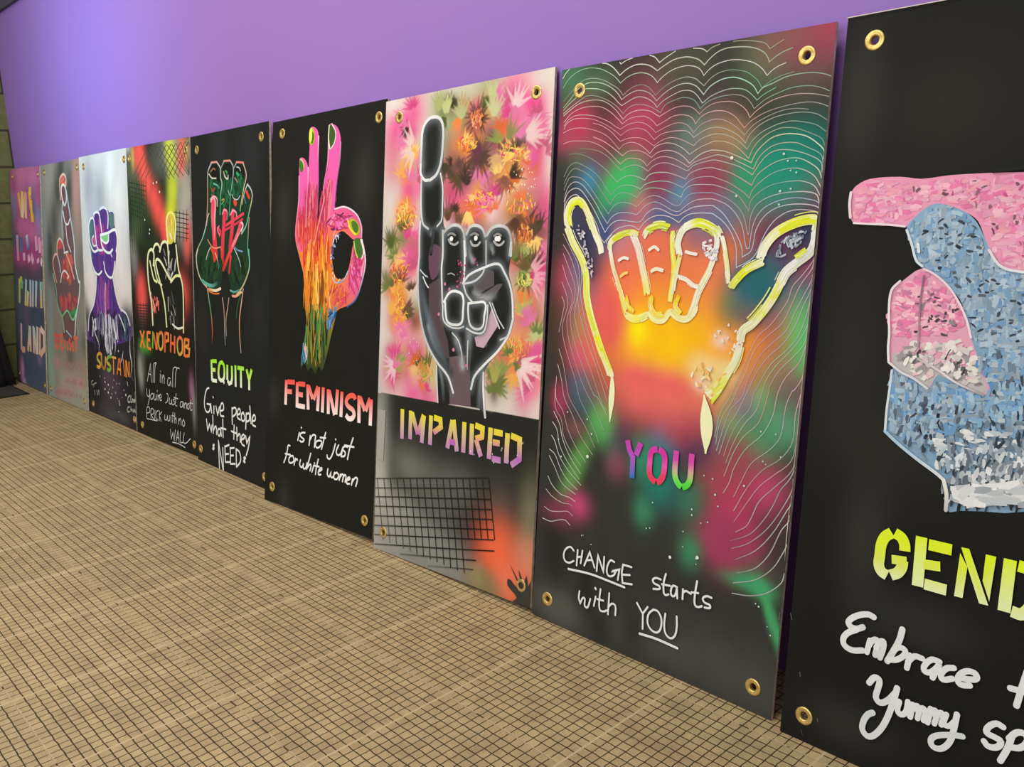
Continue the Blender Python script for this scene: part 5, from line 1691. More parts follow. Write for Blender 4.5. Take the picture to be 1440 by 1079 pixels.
s 1.50 d0c8c8,e0d8e0,c8d8e0,b8c0d0,e8c8c8,c0d0e8,b8d0e8,b8c8e0|54,1847 69,1900 103,1925 141,1919 180,1890 234,1834 274,1784 301,1754! 322,1779 356,1795 396,1796 430,1792 450,1789 478,1813 509,1831 541,1834 580,1820 618,1802 649,1798 678,1818 721,1838 787,1841 811,1836 855,1819 895,1787 926,1743 950,1666 961,1666! 970,1751 997,1797 1042,1823 1087,1834 1128,1837 1165,1832 1206,1820 1209,1802
s 1.67 e0d8d8,e8e0e8,d8e8e8,c8d0e0,f0d0cc,c8e0f0,c0d8f0,c8d0e8,f0e4e4|58,1800 65,1870 105,1899 143,1893 183,1858 231,1803 271,1748 292,1718! 313,1744 341,1762 381,1766 427,1761 469,1761 497,1791 533,1810 571,1805 614,1788 645,1783 675,1797 718,1813 789,1817 803,1814 844,1787 880,1747 912,1704 932,1665 936,1634! 970,1658 982,1728 1008,1774 1048,1802 1093,1814 1134,1816 1175,1813 1209,1802 1209,1785
s 1.67 d8d8dc,e8e4ec,e8dce0,d0d8e8,f0d8d4,c8e0f4,c8dcf0,d0d4e8,d8c0c8|72,1749 58,1791 70,1847 116,1874 152,1854 200,1808 248,1744 269,1699 291,1676! 317,1703 350,1730 389,1742 429,1744 466,1729! 489,1757 525,1778 567,1784 610,1777 653,1756! 676,1777 710,1789 792,1789 806,1784 846,1759 877,1728 899,1692 909,1665 916,1596! 982,1636 1018,1716 1048,1759 1088,1787 1128,1797 1169,1796 1205,1789 1209,1780
s 1.50 d8c8d0,e8b8c0,e8b0b8,a8d0b8,a8d0c0|1209,1666 1209,1635 1172,1579 1140,1539 1129,1494 1105,1453 1066,1398 1031,1367 1003,1311 988,1269 972,1225 944,1156 933,1128 898,1062 885,974
s 1.50 e0c8d0,e8b0bc,e8b0b8,a8d0a8,a8d0a8|1209,1642 1205,1603 1169,1546 1145,1484 1115,1414 1069,1370 1028,1326 1006,1282 992,1228 964,1164 942,1111 912,1058 896,1007 891,950
s 1.50 e0c0c8,c8c0d0,e8a8b8,b0b8c8,a8d8a8|1209,1612 1209,1570 1185,1514 1160,1457 1130,1387 1085,1343 1044,1298 1017,1242 996,1186 986,1142 944,1088 922,1029 896,926
s 1.50 e0c0c8,c0c8d0,d8b0b8,b0c8c8,a8d0a8|1209,1582 1209,1537 1188,1481 1165,1412 1128,1347 1077,1296 1037,1239 1015,1189 999,1150 966,1073 937,1020 908,916
s 1.50 d8c8cc,b8c8d0,a8d8b8,c8b0b0,a8c8c0,b0b898|1209,1555 1209,1504 1198,1437 1175,1368 1137,1319 1091,1274 1058,1218 1037,1169 1031,1166 1017,1099 976,1044 947,979 929,914
s 1.50 d8c8cc,b0d0c8,a8d8b0,d0b0b8,b0d8c0,b8b0a0|1209,1517 1209,1472 1209,1416 1182,1358 1150,1315 1105,1264 1072,1208 1063,1170 1044,1097 1003,1043 968,976 939,888
s 1.50 e0c0c0,b0e0b8,c8b8b0,d8b0b0,a8d8b8,d0b0a0|1209,1482 1209,1450 1209,1395 1201,1348 1164,1299 1119,1249 1087,1187 1088,1174 1073,1101 1055,1051 1001,994 966,927 937,837
s 1.67 c8e0c8,d8b8b8,e0b8c0,a8d8c0,a8c8a8,e0b0a8|1209,1441 1209,1391 1209,1351 1190,1285 1146,1229 1121,1167 1110,1089 1078,1019 1012,948 972,867 962,822 939,774
s 1.67 d8d0c0,e8b0bc,d0b8c0,a8c8b0,c8a8a0,e0a8b0|1209,1353 1209,1286 1207,1236 1181,1188 1175,1186 1156,1126 1148,1026 1115,973 1043,906 1009,832 984,771
s 1.76 e8c0c8,e0b8c0,b0b8a8,a8b0a0,d8a0b0,d8b0b0|1209,1246 1209,1190 1195,1108 1193,1010 1155,945 1090,891 1038,820 989,720
s 1.76 f0c8d0,e0b8c0,a8b0a8,e0a0b4,e0a0b0,c88098|1209,1207 1209,1164 1209,1106 1209,1021 1193,941 1136,883 1083,830 1043,766 993,678
s 1.94 f0c8d0,e8b0bc,b8a8a8,c0a8b0,c8b8c0,d090a0|1209,1150 1209,1132 1209,1088 1209,1050 1209,979 1202,914 1146,844 1088,777 1062,710 1045,675 1004,643
s 1.67 c8dcd8,a8b8b0,b8b8b8,c0a8b0,b06a80|1209,935 1209,916 1194,877 1166,836 1141,771 1108,709 1061,649 983,603
s 1.67 d8e0dc,b8b8b8,c0b8bc,b890a0|1209,883 1209,846 1179,774 1141,705 1100,653 1051,609 993,578
s 1.76 e0e8e4,c0c4c4,c8c4c8,b08098|1209,824 1209,794 1197,770 1150,675 1089,595 1011,540
s 1.76 e8ece8,c0c4c4,c8ccc8,90a098|1209,754 1209,736 1182,694 1146,600 1095,532 1022,492
s 1.67 e0e4e0,b8bcbc,c0ccc4|1209,651 1200,625 1163,551 1099,490 1013,453
s 1.67 e0e4e0,b8bcbc,d0d8d0|1209,547 1201,510 1149,456 1082,425 1011,413
s 1.50 a8c8d8,c8d8e0,a8d0e0,e0c0c8,e8b0b8|92,1710 133,1651 166,1608 181,1519 178,1467 198,1401 223,1336 270,1244 305,1173 361,1084
s 1.50 c8b8c0,c8d0e0,a8d0e0,e0c0c0,e8b0b8|61,1710 119,1636 159,1578 169,1489 167,1437 192,1356 240,1255 297,1157 361,1032
s 1.50 e8c0c8,c8c8d8,c8d0d8,d8c8c0,e0a8b4,a8d0b0|65,1665 110,1614 152,1533 167,1474 154,1391 163,1339 211,1238 269,1139 338,1014 360,995
s 1.50 e8c0c8,d8b8c8,e8b8c0,d8b0b8,a8c0c0,b8e0b0|68,1628 109,1561 145,1495 149,1443 129,1374 146,1292 206,1177 286,1051 309,1040 366,973
s 1.41 f0c0c8,e8b0bc,e8b8c4,c8b0b8,a0b8c0,a8c0b8|67,1579 98,1516 130,1465 134,1420 111,1350 128,1267 177,1166 235,1067 301,990 355,910
s 1.41 f0c8cc,e8b8c0,e0b8c0,c0b0b8,a0b0b4,b8c8a8|70,1507 103,1448 111,1411 87,1325 97,1265 134,1184 183,1090 209,1026 264,954 309,893 330,853
s 1.41 f0d0d4,e8c0c4,c8b8bc|74,1446 90,1417 87,1386 68,1293
s 1.41 e8d8d8,c8b0b8,d8a8b0,b8b8b0|74,1220 105,1158 134,1061 151,1018 206,957 260,898 310,829
s 1.50 f0d8d8,d8b8bc,d0b0b0,c0c8a8|72,1154 100,1088 122,1014 174,946 221,872 301,796
s 1.41 f0d8d8,d8b8bc,c8c8b8|69,1099 73,1007 118,956 154,880 201,818 265,758
s 1.50 f0d8dc,d8b0b8,c8c8c0,a8d8a0|66,1044 74,962 112,917 130,850 178,789 241,737
s 1.76 f0f0ec,d8d8d8,c8d8b8|65,945 106,891 122,842 166,774 241,703
s 1.76 f0ecec,d0d4d0,b8d8a8|61,899 90,869 108,808 156,746 235,678
s 1.76 f4f0f0,d0d4d0,c8d8b8|60,838 81,816 112,757 168,704 247,654
s 1.76 f0ecec,d0d4d0,c8d8c0|53,775 86,758 125,701 171,659 228,630
s 1.67 e8e8e8,c8d0c0,d0d8c8|53,746 90,701 138,640 219,608
s 1.76 e0e0e0,d8d8d8,e8d0d8|52,654 79,620 134,590 186,586 220,576
s 1.67 d8d4d4,d8c8cc,d09aac|45,593 83,569 145,554 188,557 207,552
s 1.67 d8d0d0,e0b8c4,e8b0c0|42,512 79,502 131,511 182,523 210,511
s 1.76 e8e4e4,d0c8c8,e0d8d8|33,458 83,455 126,471 168,481 199,466
part painted_hand ; glowing yellow and orange hand with thumb and little finger spread
w 16.8 f4f4d2,f2f2a0,f6f6e0|84,1736 74,1787 94,1837 134,1850 167,1831 208,1771 244,1706 270,1667 279,1637
w 17.9 f2f3b8,eef06a,f4f4c8,eef05a,f4f4c8|84,1736 121,1675 166,1620 193,1575 208,1525 217,1455 245,1376 283,1298 319,1230 354,1174 375,1136
w 10.1 e6ee2c|101,1746 88,1787 101,1827 135,1841 164,1821
w 10.1 e8f030,e0e84a|199,1555 209,1485 232,1395 272,1317
w 11.2 f2f210,e8ee50|278,1297 318,1240 341,1203 364,1170
s 15 f4f6c8 t|375,1161 383,1107 384,1047 383,950
w 13.4 e6e8b0,f0f0d8,f4e8a0,f4f0a0,f8f070|323,1648 327,1682 375,1709 430,1719 462,1710
w 10.1 d8e028|339,1687 382,1709 424,1719
w 10.1 f4f0e4,f0d8b0,f8e070,f8ee60|325,1653 348,1580 382,1513 410,1451 430,1394
w 14.6 f8f4a8,fdf45a,f6f4a8|430,1391 472,1381 508,1387 537,1402
w 16.8 f4ece0,f2dcc8,f4e4a8,f4ec70|440,1709 468,1660 493,1595 516,1529 529,1482
w 13.4 f4f4dc,e8ee50,e0e83c|492,1703 514,1731 565,1745 611,1738
w 7.8 c8d828|508,1727 565,1740 606,1734
w 11.2 e8ec70,f4f050,f4f070|628,1723 633,1663 647,1590 645,1516 639,1460
w 14.6 f6f4b0,faf29a,f6f2c8|542,1412 574,1385 614,1386 646,1419 676,1402 715,1396 741,1412 760,1449
w 14.6 f4f4e4,f0f0d0,f0ec80|668,1636 657,1682 679,1732 732,1752 775,1745
w 15.7 f6f6ec,e6ec30,d8e428,f0f0d0|679,1736 731,1756 775,1750 818,1728 836,1706
w 12.3 f0f0e0,f6f4e8,f4f0b0,f4f0d0,f4ec9a|828,1710 829,1666 810,1595 774,1523 761,1495 749,1449 733,1409
w 9.0 f4f4e4,f0f0a0,f4f4dc|849,1706 863,1667 879,1606 893,1541
w 9.0 f6ec8a,f4f0d0|671,1636 660,1572 654,1489
w 10.1 f8d820,f8e850|424,1467 436,1433 469,1409
w 12.3 f8d838,fae060,f8e850|552,1474 551,1436 578,1405 612,1407
w 10.1 f8dc28,f8ec60|682,1483 667,1444 691,1417
s 6 f4f0e0|378,1608 402,1619 423,1615
s 6 f4ecd8|526,1652 549,1664 569,1653
w 7.8 f8f0d8|541,1570 568,1580 599,1574
s 6 f4ece4|698,1648 720,1643 744,1640
w 9.0 f8f4e4|671,1554 707,1545 742,1525 764,1520
s 6 f2d870|394,1545 407,1555 423,1560
w 17.9 f4f4e0,f4f4c8,f0f29a,eef03c,f0f0a0,f6f6e8|1012,1632 1026,1674 1060,1716 1116,1747 1177,1763 1209,1757 1209,1725
w 10.1 e6ee28|1077,1724 1125,1749 1177,1761 1203,1757
w 16.8 f4f4ec,e4e4e4,d8dce0,f0f0e8,e8ecc8|1209,1725 1209,1693 1196,1657 1155,1623 1114,1589 1095,1551
w 9.0 e0e840|1145,1639 1178,1664
w 14.6 e0e888,e6ee30,e6ee28,f0f2c8|904,1525 922,1551 962,1590 1022,1619
w 16.8 f2f4d8,e6ec38,f4f4d0,e0e83c,f4f4d8,f0f0c0,f4f4d8|1099,1555 1076,1504 1042,1451 1000,1401 966,1372 960,1323
w 15.7 f4f4d8,e8ecc0,f0f0a8,ecee48,ecec40|960,1327 949,1269 919,1212 888,1150 856,1105
w 22.4 f4f0c0,e8e858,ecea60|843,1126 863,1142 891,1173
s 27 f6f7c4 t|828,1124 840,1066 849,1012 852,966 854,906
d 26 5 6 14 3 6 90 40 f4f0c8,f6d890,f0e0a0,f4e8dc,f8c070|759,1221 799,1253 884,1253 934,1267 919,1203 875,1126 835,1102 789,1132
d 16 6 4 9 3 5 90 60 f4ece8,f0e8e0,e8dcd8|834,1338 911,1398 963,1376 961,1297 923,1275 877,1324
d 26 7 6 14 3 6 90 60 f4f0ec,e8e4e8,d0d0dc|768,1701 821,1701 846,1649 830,1605 786,1630
d 34 8 5 12 3 5 90 60 d8d8e0,c8c0c8,b0a8b8|136,1746 193,1716 240,1627 242,1517 222,1516 170,1665
d 40 9 5 14 3 5 70 40 9aa4b4,c0c8d0,7a8898|1062,1645 1102,1704 1162,1737 1182,1713 1133,1663 1082,1629
part stencilled_word ; short stencilled word in purple, red and green
l 12.5 ^d040b0,c048b8,b068d0,2a6cc4,2a78c8 f|485,892 499,854 514,833
l 12.5 ^d040b0,c048b8,b068d0,2a6cc4,2a78c8 f|517,837 520,744
l 12.5 ^d040b0,c048b8,b068d0,2a6cc4,2a78c8 f|553,893 533,839
s 12.5 ^d63cae,d838a4,e860b0,f04070,f0405a f|635,883 615,876 604,857 603,830 603,794 610,770 626,757 637,753
s 12.5 ^d63cae,d838a4,e860b0,f04070,f0405a f|643,884 661,875 672,860 674,832 673,797 668,776 657,760 644,752
s 12.5 ^d64cae,d850b0,d8b0a0,74e85a,58e048 f|724,894 724,859 724,813 730,786 746,766 759,759
s 12.5 ^d64cae,d850b0,d8b0a0,64e04a,38d838 f|795,895 795,862 796,820 794,791 782,769 763,759
part handwritten_word ;
s 4.2 eceeec|235,363 215,374 189,358 178,330 187,306 211,302 238,318
s 4.2 eceeec|257,372 256,303
s 4.2 eceeec|284,376 278,319
s 4.2 eceeec|257,340 283,350
s 4.2 eceeec|299,315 325,381! 357,322
s 4.2 eceeec|311,342 341,351
s 4.2 eceeec|369,311 371,381! 406,317! 405,383
s 4.2 eceeec|460,376 441,378 425,349 425,320 438,309 461,320 472,341! 454,335 489,352! 484,307
s 4.2 eceeec|550,380 506,378! 502,342! 510,301! 558,310
s 4.2 eceeec|507,336 544,345
s 4.7 eceeec|210,274 333,288 434,288 521,286
part handwritten_word ;
s 4.2 eceeec|697,372 675,372 659,360 666,348 691,344 695,334 665,324
s 4.2 eceeec|719,401 712,367 715,326 724,317 738,324
s 4.2 eceeec|704,355 742,360
s 4.2 eceeec|775,365 755,364 748,336 756,323 769,331 775,363! 780,321
s 4.2 eceeec|803,365 804,326
s 4.2 eceeec|803,351 816,362 832,360 839,358
s 4.2 eceeec|863,415 858,362 861,322 875,317 892,326
s 4.2 eceeec|842,365 872,371
s 4.2 eceeec|931,371 910,371 894,357 903,344 926,341 927,330 905,325
part handwritten_word ;
s 4.2 eceeec|282,196 280,165 290,145! 310,175 316,141 332,139 345,181
s 4.2 eceeec|373,200 366,157
s 5.1 eceeec|368,236 371,233
s 4.2 eceeec|397,240 394,186 401,151 420,150 437,160
s 4.2 eceeec|382,192 416,196
s 4.2 eceeec|445,237 445,146
s 4.2 eceeec|446,178 463,198 481,194 484,155
part handwritten_word ;
s 4.2 eceeec|590,242 622,207! 644,242
s 4.2 eceeec|623,207 627,145
s 4.2 eceeec|673,241 652,217 648,182 663,159 692,152 712,171 714,214 695,240 673,241
s 4.2 eceeec|731,243 729,200 738,165 763,153 783,172 788,211 784,249
s 5.1 eceeec|614,120 694,127 798,125
part paint_splatter ; pale dots of paint
o 3 f0f0e8|865,1982 732,473 855,506 279,786
o 1.8 c8e0d4|152,956 265,943 294,885 129,757 108,830 1068,1984 1098,1928 1105,1867 1066,1860 1066,1815 896,1848 1116,1959 1085,1960 1120,1920 814,684 816,662 626,563 609,558 631,668 910,762 1026,821 279,784 851,501 732,473 1126,400 1113,407
o 1.4 c8d0c8|274,441 783,589 888,652 1092,924 926,722 1181,311 1166,338 1132,1028 1074,1028 856,824 894,819 886,651 858,641 1104,915 1158,952 329,416 283,445 852,479 787,530
s 2.5 d8d4c8 t|1209,801 1209,720 1209,646 1209,592
s 3 e8dcc8 t|1209,405 1209,379
'''
ART['gender'] = '''
base 10 0 1e1e1b
b 3c3c38 .6 40 120 0|224,748 67,2142 127,1336
b 35352f .5 120 90 0|330,2093 286,1129
b 22221f .6 90 90 0|202,1500 210,1209
b 3a3a36 .5 80 40 0|229,122 416,527
part painted_hand ; pink and blue pointing hand in woven brush dabs
p f0a0c0|71,1777 67,1847 81,1871 124,1891 220,1893 283,1884 366,1891 482,1892 561,1890 654,1889 727,1880 763,1834 780,1718 765,1619 728,1595 593,1611 548,1621 524,1636 497,1674 480,1708 456,1757 421,1782 370,1803 340,1809 311,1802 279,1774 254,1743 193,1749 88,1754
q 86aac6|257,1306 259,1239 256,1200 257,1111 300,1077 361,1040 426,1005 446,993 460,902 472,897 500,908 565,921 619,929 679,948 742,953 781,972 812,1092 806,1278 777,1366 663,1472 483,1459
p 8fb4d2|254,1741 270,1692 285,1666 294,1635 321,1615 353,1598 396,1565 432,1529 459,1470 478,1411 510,1395 625,1406 739,1499 728,1595 592,1614 552,1621 529,1636 502,1669 480,1708 452,1755 421,1782 376,1800 340,1810 311,1802 279,1774
p e8a8c2|316,1618 259,1577 231,1549 229,1491 237,1411 237,1392 244,1326 259,1311 309,1293 369,1258 394,1303 445,1283 528,1259 547,1258 528,1304 474,1421 462,1465 438,1514 405,1555 359,1596
q c4c0c0|254,1356 323,1353 394,1349 473,1332 512,1322 535,1275 528,1260 445,1284 394,1304 368,1259 308,1294 253,1316
d 495 1 8 18 4 8.5 90 12 f2aac8,f094bc,f8c0d2,f286b6,eda0c6,f6bad0,f096b8,ea7cb0|84,1766 76,1842 88,1863 130,1882 283,1878 562,1885 716,1876 758,1816 763,1637 592,1618 537,1636 496,1689 465,1757 419,1792 340,1816 301,1807 245,1754
d 480 2 8 18 4 8.5 0 12 f2aac8,f098be,f8bed0,f084b4,eda4c8,f6b8ce,f6a8bc|84,1766 76,1842 88,1863 130,1882 283,1878 562,1885 716,1876 758,1816 763,1637 592,1618 537,1636 496,1689 465,1757 419,1792 340,1816 301,1807 245,1754
d 38 3 5 10 2 5 90 60 7a5068,8a6078,9a6a84,d05a90|194,1843 344,1868 564,1869 700,1840 723,1636 588,1652 512,1703 468,1776 348,1833
d 180 4 8 18 4 8.5 90 14 f4a8c4,f080b0,fcc8d4,f8b8cc,e89abc|323,1605 264,1572 236,1544 245,1412 372,1423 456,1455 425,1518 386,1567
d 165 5 8 18 4 8.5 0 14 f4a8c4,f088b4,fcc8d4,f8b8cc,d88ab0|323,1605 264,1572 236,1544 245,1412 372,1423 456,1455 425,1518 386,1567
d 27 6 5 11 2 5 90 60 5a4a55,7a6070,4a4048,9a8a94|309,1543 403,1547 450,1464 440,1428 312,1418
d 135 7 8 18 4 8.5 30 40 f4f0ec,d8d0d0,a8a4a8,f0c8d4,e8e4dc,8a868c|259,1362 397,1406 475,1403 525,1288 444,1293 393,1313 367,1269 307,1303
d 16 8 5 11 2 5 60 60 4a464a,6a6468|290,1365 397,1411 477,1383 485,1309 406,1325 305,1324
d 390 9 8 18 4 8.5 90 10 9cbcd6,84acd0,b0cadc,709fcc,a4b8c8,b8cedc,90b0ca|257,1736 298,1641 400,1577 464,1470 490,1402 666,1419 709,1581 585,1609 539,1622 475,1708 421,1777 341,1806 289,1774
d 375 10 8 18 4 8.5 0 10 98bad4,88aed0,acc8da,7aa4cc,a8bac8,bccedc,94b0c6|257,1736 298,1641 400,1577 464,1470 490,1402 666,1419 709,1581 585,1609 539,1622 475,1708 421,1777 341,1806 289,1774
d 240 21 8 18 4 8 90 12 9cbcd6,84acd0,b0cadc,7aa4cc,a4b8c8,8aa4b8|257,1736 298,1641 400,1577 464,1470 490,1402 666,1419 709,1581 585,1609 539,1622 475,1708 421,1777 341,1806 289,1774
d 66 11 5 11 2 5 0 25 2f3a46,44505c,5a6670,3a4652|306,1758 432,1762 489,1669 558,1608 689,1580 666,1419 498,1413 438,1539 351,1616
d 390 12 8 18 4 8.5 90 10 8ab4d8,74a6d6,a8c8de,6098d2,98b4c8,a0c4dc,b8ccd8|263,1298 364,1258 400,1293 528,1254 551,1257 497,1370 629,1398 757,1364 772,1235 518,1177 381,1092 269,1116
d 375 13 8 18 4 8.5 0 10 8ab4d8,7aa8d4,a8c8de,98acbc,a4c6de,b8c8d2,94a6b4|263,1298 364,1258 400,1293 528,1254 551,1257 497,1370 629,1398 757,1364 772,1235 518,1177 381,1092 269,1116
d 240 22 8 18 4 8 90 12 8ab4d8,74a6d6,a8c8de,98b4c8,7890a4,5a6c7c|263,1298 364,1258 400,1293 528,1254 551,1257 497,1370 629,1398 757,1364 778,1180 525,1117 385,1061 264,1115
d 110 14 6 14 2 5 90 20 2c343c,4a545e,3a444e,687480,22282e|333,1211 512,1236 631,1374 760,1341 786,1040 589,957 464,971 385,1061 326,1125
d 200 15 8 18 4 8.5 0 12 c4d0d8,a4b4c0,dce4e8,8c9caa,ecf0f0,788892|380,1102 521,1157 650,1207 776,1198 778,1038 584,997 459,1022
d 150 23 8 22 3 7 90 12 c4d0d8,a4b4c0,8c9caa,dce4e8,6a7886,3a444e|363,1078 478,1109 653,1178 776,1198 780,1015 588,967 462,991
d 165 16 8 18 4 8.5 90 14 b8c0c8,dce0e4,6a7480,f0f2f2,8a949e|451,1000 533,1047 661,1111 778,1105 775,990 590,947 465,919
d 66 17 13 29 2 5 90 10 262a2e,3a4046,50585f,1f2326|458,980 582,1016 772,1056 770,964 592,925 467,903
d 51 18 22 44 9 13 10 30 e4e8ea,c8d0d4,f0f2f2,a8b0b8|455,969 538,997 669,1034 778,1038 759,986 590,947 469,925
s 4.3 f4d8e0,f0e4e8|75,1772 68,1815 69,1850
s 3.1 f4e4e8|88,1754 149,1750 198,1748 252,1742
s 3.7 f0e0e8,f4f0f0|254,1576 231,1548 229,1491 238,1412 239,1371 245,1326
s 3.7 e8e4e8,d8dce4|246,1324 287,1298 325,1284 369,1258
s 3.1 c8c0c4,f0e8ec,a8a0a4|334,1343 392,1318 444,1288 489,1271 528,1259
s 3.1 f0d8e0,f4e8ec|321,1615 353,1601 396,1567 430,1523 459,1470 476,1421
s 3.7 f0e0e8,e8f0f4|497,1674 524,1636 550,1621 592,1614
s 4.3 e4f0f4|296,1689 301,1666
s 3.7 d8e8f0|258,1731 278,1687 296,1640 316,1623
s 3.7 d0e0e8,e0e8ec|258,1300 257,1239 255,1173 257,1111
s 5.0 a8cce4,c0d8e8,e8ecec|257,1108 300,1077 361,1040 426,1005 446,991
s 5.6 f0f0ea,e4e4de,c8c8c4|446,991 459,949 462,902
s 2.5 8a6a7c,b89aa8|324,1595 321,1523 325,1445 329,1378
s 5.0 1e1e1c|484,1895 560,1901 653,1904
l 2.5 dccfc4,e4d8cc f|1,2398 235,2398 467,2398
part stencilled_word ; large lime yellow stencilled word
s 17 ^e6ff28,e8fc34,e4f468,f0fbc0 f|312,794 293,777 283,749 282,709 282,683 292,664 311,656
s 17 ^e6ff28,e8fc34,e4f468,f0fbc0 f|321,796 342,787 354,768 357,747
s 17 ^e6ff28,e8fc34,e4f468,f0fbc0 f|322,660 342,673 353,694 354,716
l 14 ^e6ff28,e8fc34,e4f468,f0fbc0 f|320,711 366,717
l 17 ^e6ff28,e8fc34,e4f468,f0fbc0 f|402,804 406,649
l 17 ^e6ff28,e8fc34,e4f468,f0fbc0 f|425,786 492,787
l 15 ^e6ff28,e8fc34,e4f468,f0fbc0 f|417,722 465,728
l 17 ^e6ff28,e8fc34,e4f468,f0fbc0 f|425,662 490,662
q ^e6ff28,e8fc34,e4f468,f0fbc0|516,784 540,748 537,652 513,651
q ^e6ff28,e8fc34,e4f468,f0fbc0|517,802 539,803 608,651 583,650
q ^e6ff28,e8fc34,e4f468,f0fbc0|585,799 613,799 609,664 585,719
l 17 ^e6ff28,e8fc34,e4f468,f0fbc0 f|650,801 650,647
s 17 ^e6ff28,e8fc34,e4f468,f0fbc0 f|672,789 700,784 721,746 719,692 697,654 669,654
part handwritten_word ;
s 9.9 e4e8e8,f0f2f2,dce2e2|284,510 265,513 229,496 205,470 211,456 233,454 253,466
s 9.9 f0f2f2,e4e8e8|233,451 206,431 193,406 200,386 225,379 260,390
s 9.1 eceeee|280,431 274,389
s 9.1 eceeee,dce0e0|277,410 288,433 301,440 305,427 301,389
s 9.1 eceeee,dce0e0|302,414 314,440 323,441 324,419 317,386
s 9.9 eceeee,dce0e0|376,500 370,461 353,414 341,384
s 9.1 eceeee|345,390 369,399 390,422 390,438 372,440 356,425
s 9.1 eceeee|407,427 402,384
s 9.1 eceeee|403,404 421,429 444,430
s 9.1 eceeee|494,438 472,437 454,413 454,395 470,395 488,416 496,434! 486,403 480,382
s 9.1 eceeee|536,434 517,426 503,402 509,388 535,400
s 9.1 eceeee|553,411 582,416 601,426 593,440 568,435 551,410 558,392 585,398
part handwritten_word ;
s 9.1 eceeee|729,502 720,447 712,387
s 9.1 eceeee|691,431 751,437
part handwritten_word ;
s 9.9 eceeee,e0e4e4|292,293 308,317 323,313 321,283 318,254 332,242 355,258 376,291
s 9.9 eceeee,dcE2e2|380,309 372,257 356,189 334,141 308,117 287,130 287,160 299,188 313,200
s 9.1 eceeee|391,269 388,241 399,230 414,244 417,279
s 9.1 eceeee|432,276 428,234
s 8.4 eceeee|430,254 443,277 453,271 450,238
s 8.4 eceeee|450,259 462,277 471,269 468,239
s 9.1 eceeee|485,284 480,238
s 8.4 eceeee|482,260 496,284 505,277 500,242
s 8.4 eceeee|502,264 515,284 523,277 520,247
s 8.4 eceeee|531,285 527,254 541,252 556,273
s 9.1 eceeee,dce2e2|560,297 557,256 550,208 529,175 504,170 496,189 512,209 556,230 582,237
part handwritten_word ;
s 9.1 eceeee|685,311 668,314 649,297 645,277 667,272 684,266 676,245 653,238 641,248
s 9.1 eceeee|711,297 703,252 689,209
s 9.1 eceeee|704,284 723,311 744,313 750,294 734,269 708,260
part paint_splatter ; small pale chips of paint
s 2 d8d8d0 t|55,240 59,224
s 1.9 d8d8d0 t|133,106 137,93
s 2.3 8a8a84 t|80,42 87,25
s 2.3 e0d8c8 t|1,433 8,410
'''


def parse_pts(s):
    segs = [[]]; pts = []
    for tok in s.split():
        c = tok.endswith('!')
        x, y = tok.rstrip('!').split(',')
        pts.append((float(x) / 2, float(y) / 2, c))
    return pts

def smooth(pts, closed=False, sub=4):
    """Catmull-Rom through the points; a point marked as a corner breaks the tangent."""
    n = len(pts)
    if n < 3: return [(p[0], p[1]) for p in pts]
    out = []
    P = [np.array(p[:2]) for p in pts]; C = [p[2] for p in pts]
    rng = range(n if closed else n - 1)
    for i in rng:
        a, b = P[i], P[(i + 1) % n]
        pa = P[i - 1] if (i > 0 or closed) else a
        nb = P[(i + 2) % n] if (i + 2 < n or closed) else b
        L = np.linalg.norm(b - a) + 1e-9
        def tan(prev, cur, nxt, corner):
            if corner: return None
            d = nxt - prev; l = np.linalg.norm(d)
            return d / l * L if l > 1e-9 else (b - a)
        ta = tan(pa, a, b, C[i]); tb = tan(a, b, nb, C[(i + 1) % n])
        if ta is None: ta = (b - a)
        if tb is None: tb = (b - a)
        for k in range(sub):
            t = k / sub
            h00 = 2 * t ** 3 - 3 * t ** 2 + 1; h10 = t ** 3 - 2 * t ** 2 + t
            h01 = -2 * t ** 3 + 3 * t ** 2; h11 = t ** 3 - t ** 2
            out.append(tuple(h00 * a + h10 * ta + h01 * b + h11 * tb))
    if not closed: out.append(tuple(P[-1]))
    return out

def inside(poly, x, y):
    x = np.asarray(x, float); y = np.asarray(y, float)
    r = np.zeros(x.shape, bool); n = len(poly)
    for i in range(n):
        x0, y0 = poly[i]; x1, y1 = poly[(i + 1) % n]
        if y0 == y1: continue
        c = ((y0 > y) != (y1 > y)) & (x < (x1 - x0) * (y - y0) / (y1 - y0) + x0)
        r ^= c
    return r

def seg_dist(pts, x, y):
    """distance to a polyline and the fraction along it"""
    best = np.full(x.shape, 1e9); frac = np.zeros(x.shape); n = len(pts) - 1
    for i in range(n):
        ax, ay = pts[i]; bx, by = pts[i + 1]; dx, dy = bx - ax, by - ay
        t = np.clip(((x - ax) * dx + (y - ay) * dy) / (dx * dx + dy * dy + 1e-9), 0, 1)
        d = np.hypot(x - ax - t * dx, y - ay - t * dy); m = d < best
        best[m] = d[m]; frac[m] = ((i + t) / n)[m]
    return best, frac

def grad(cols, f):
    f = np.clip(np.asarray(f, float), 0, 1) * (len(cols) - 1)
    i = np.minimum(f.astype(int), max(len(cols) - 2, 0)); w = (f - i)[..., None]
    cols = np.array(cols)
    if len(cols) == 1: return np.repeat(cols, f.size, 0).reshape(f.shape + (3,))
    return cols[i] * (1 - w) + cols[i + 1] * w

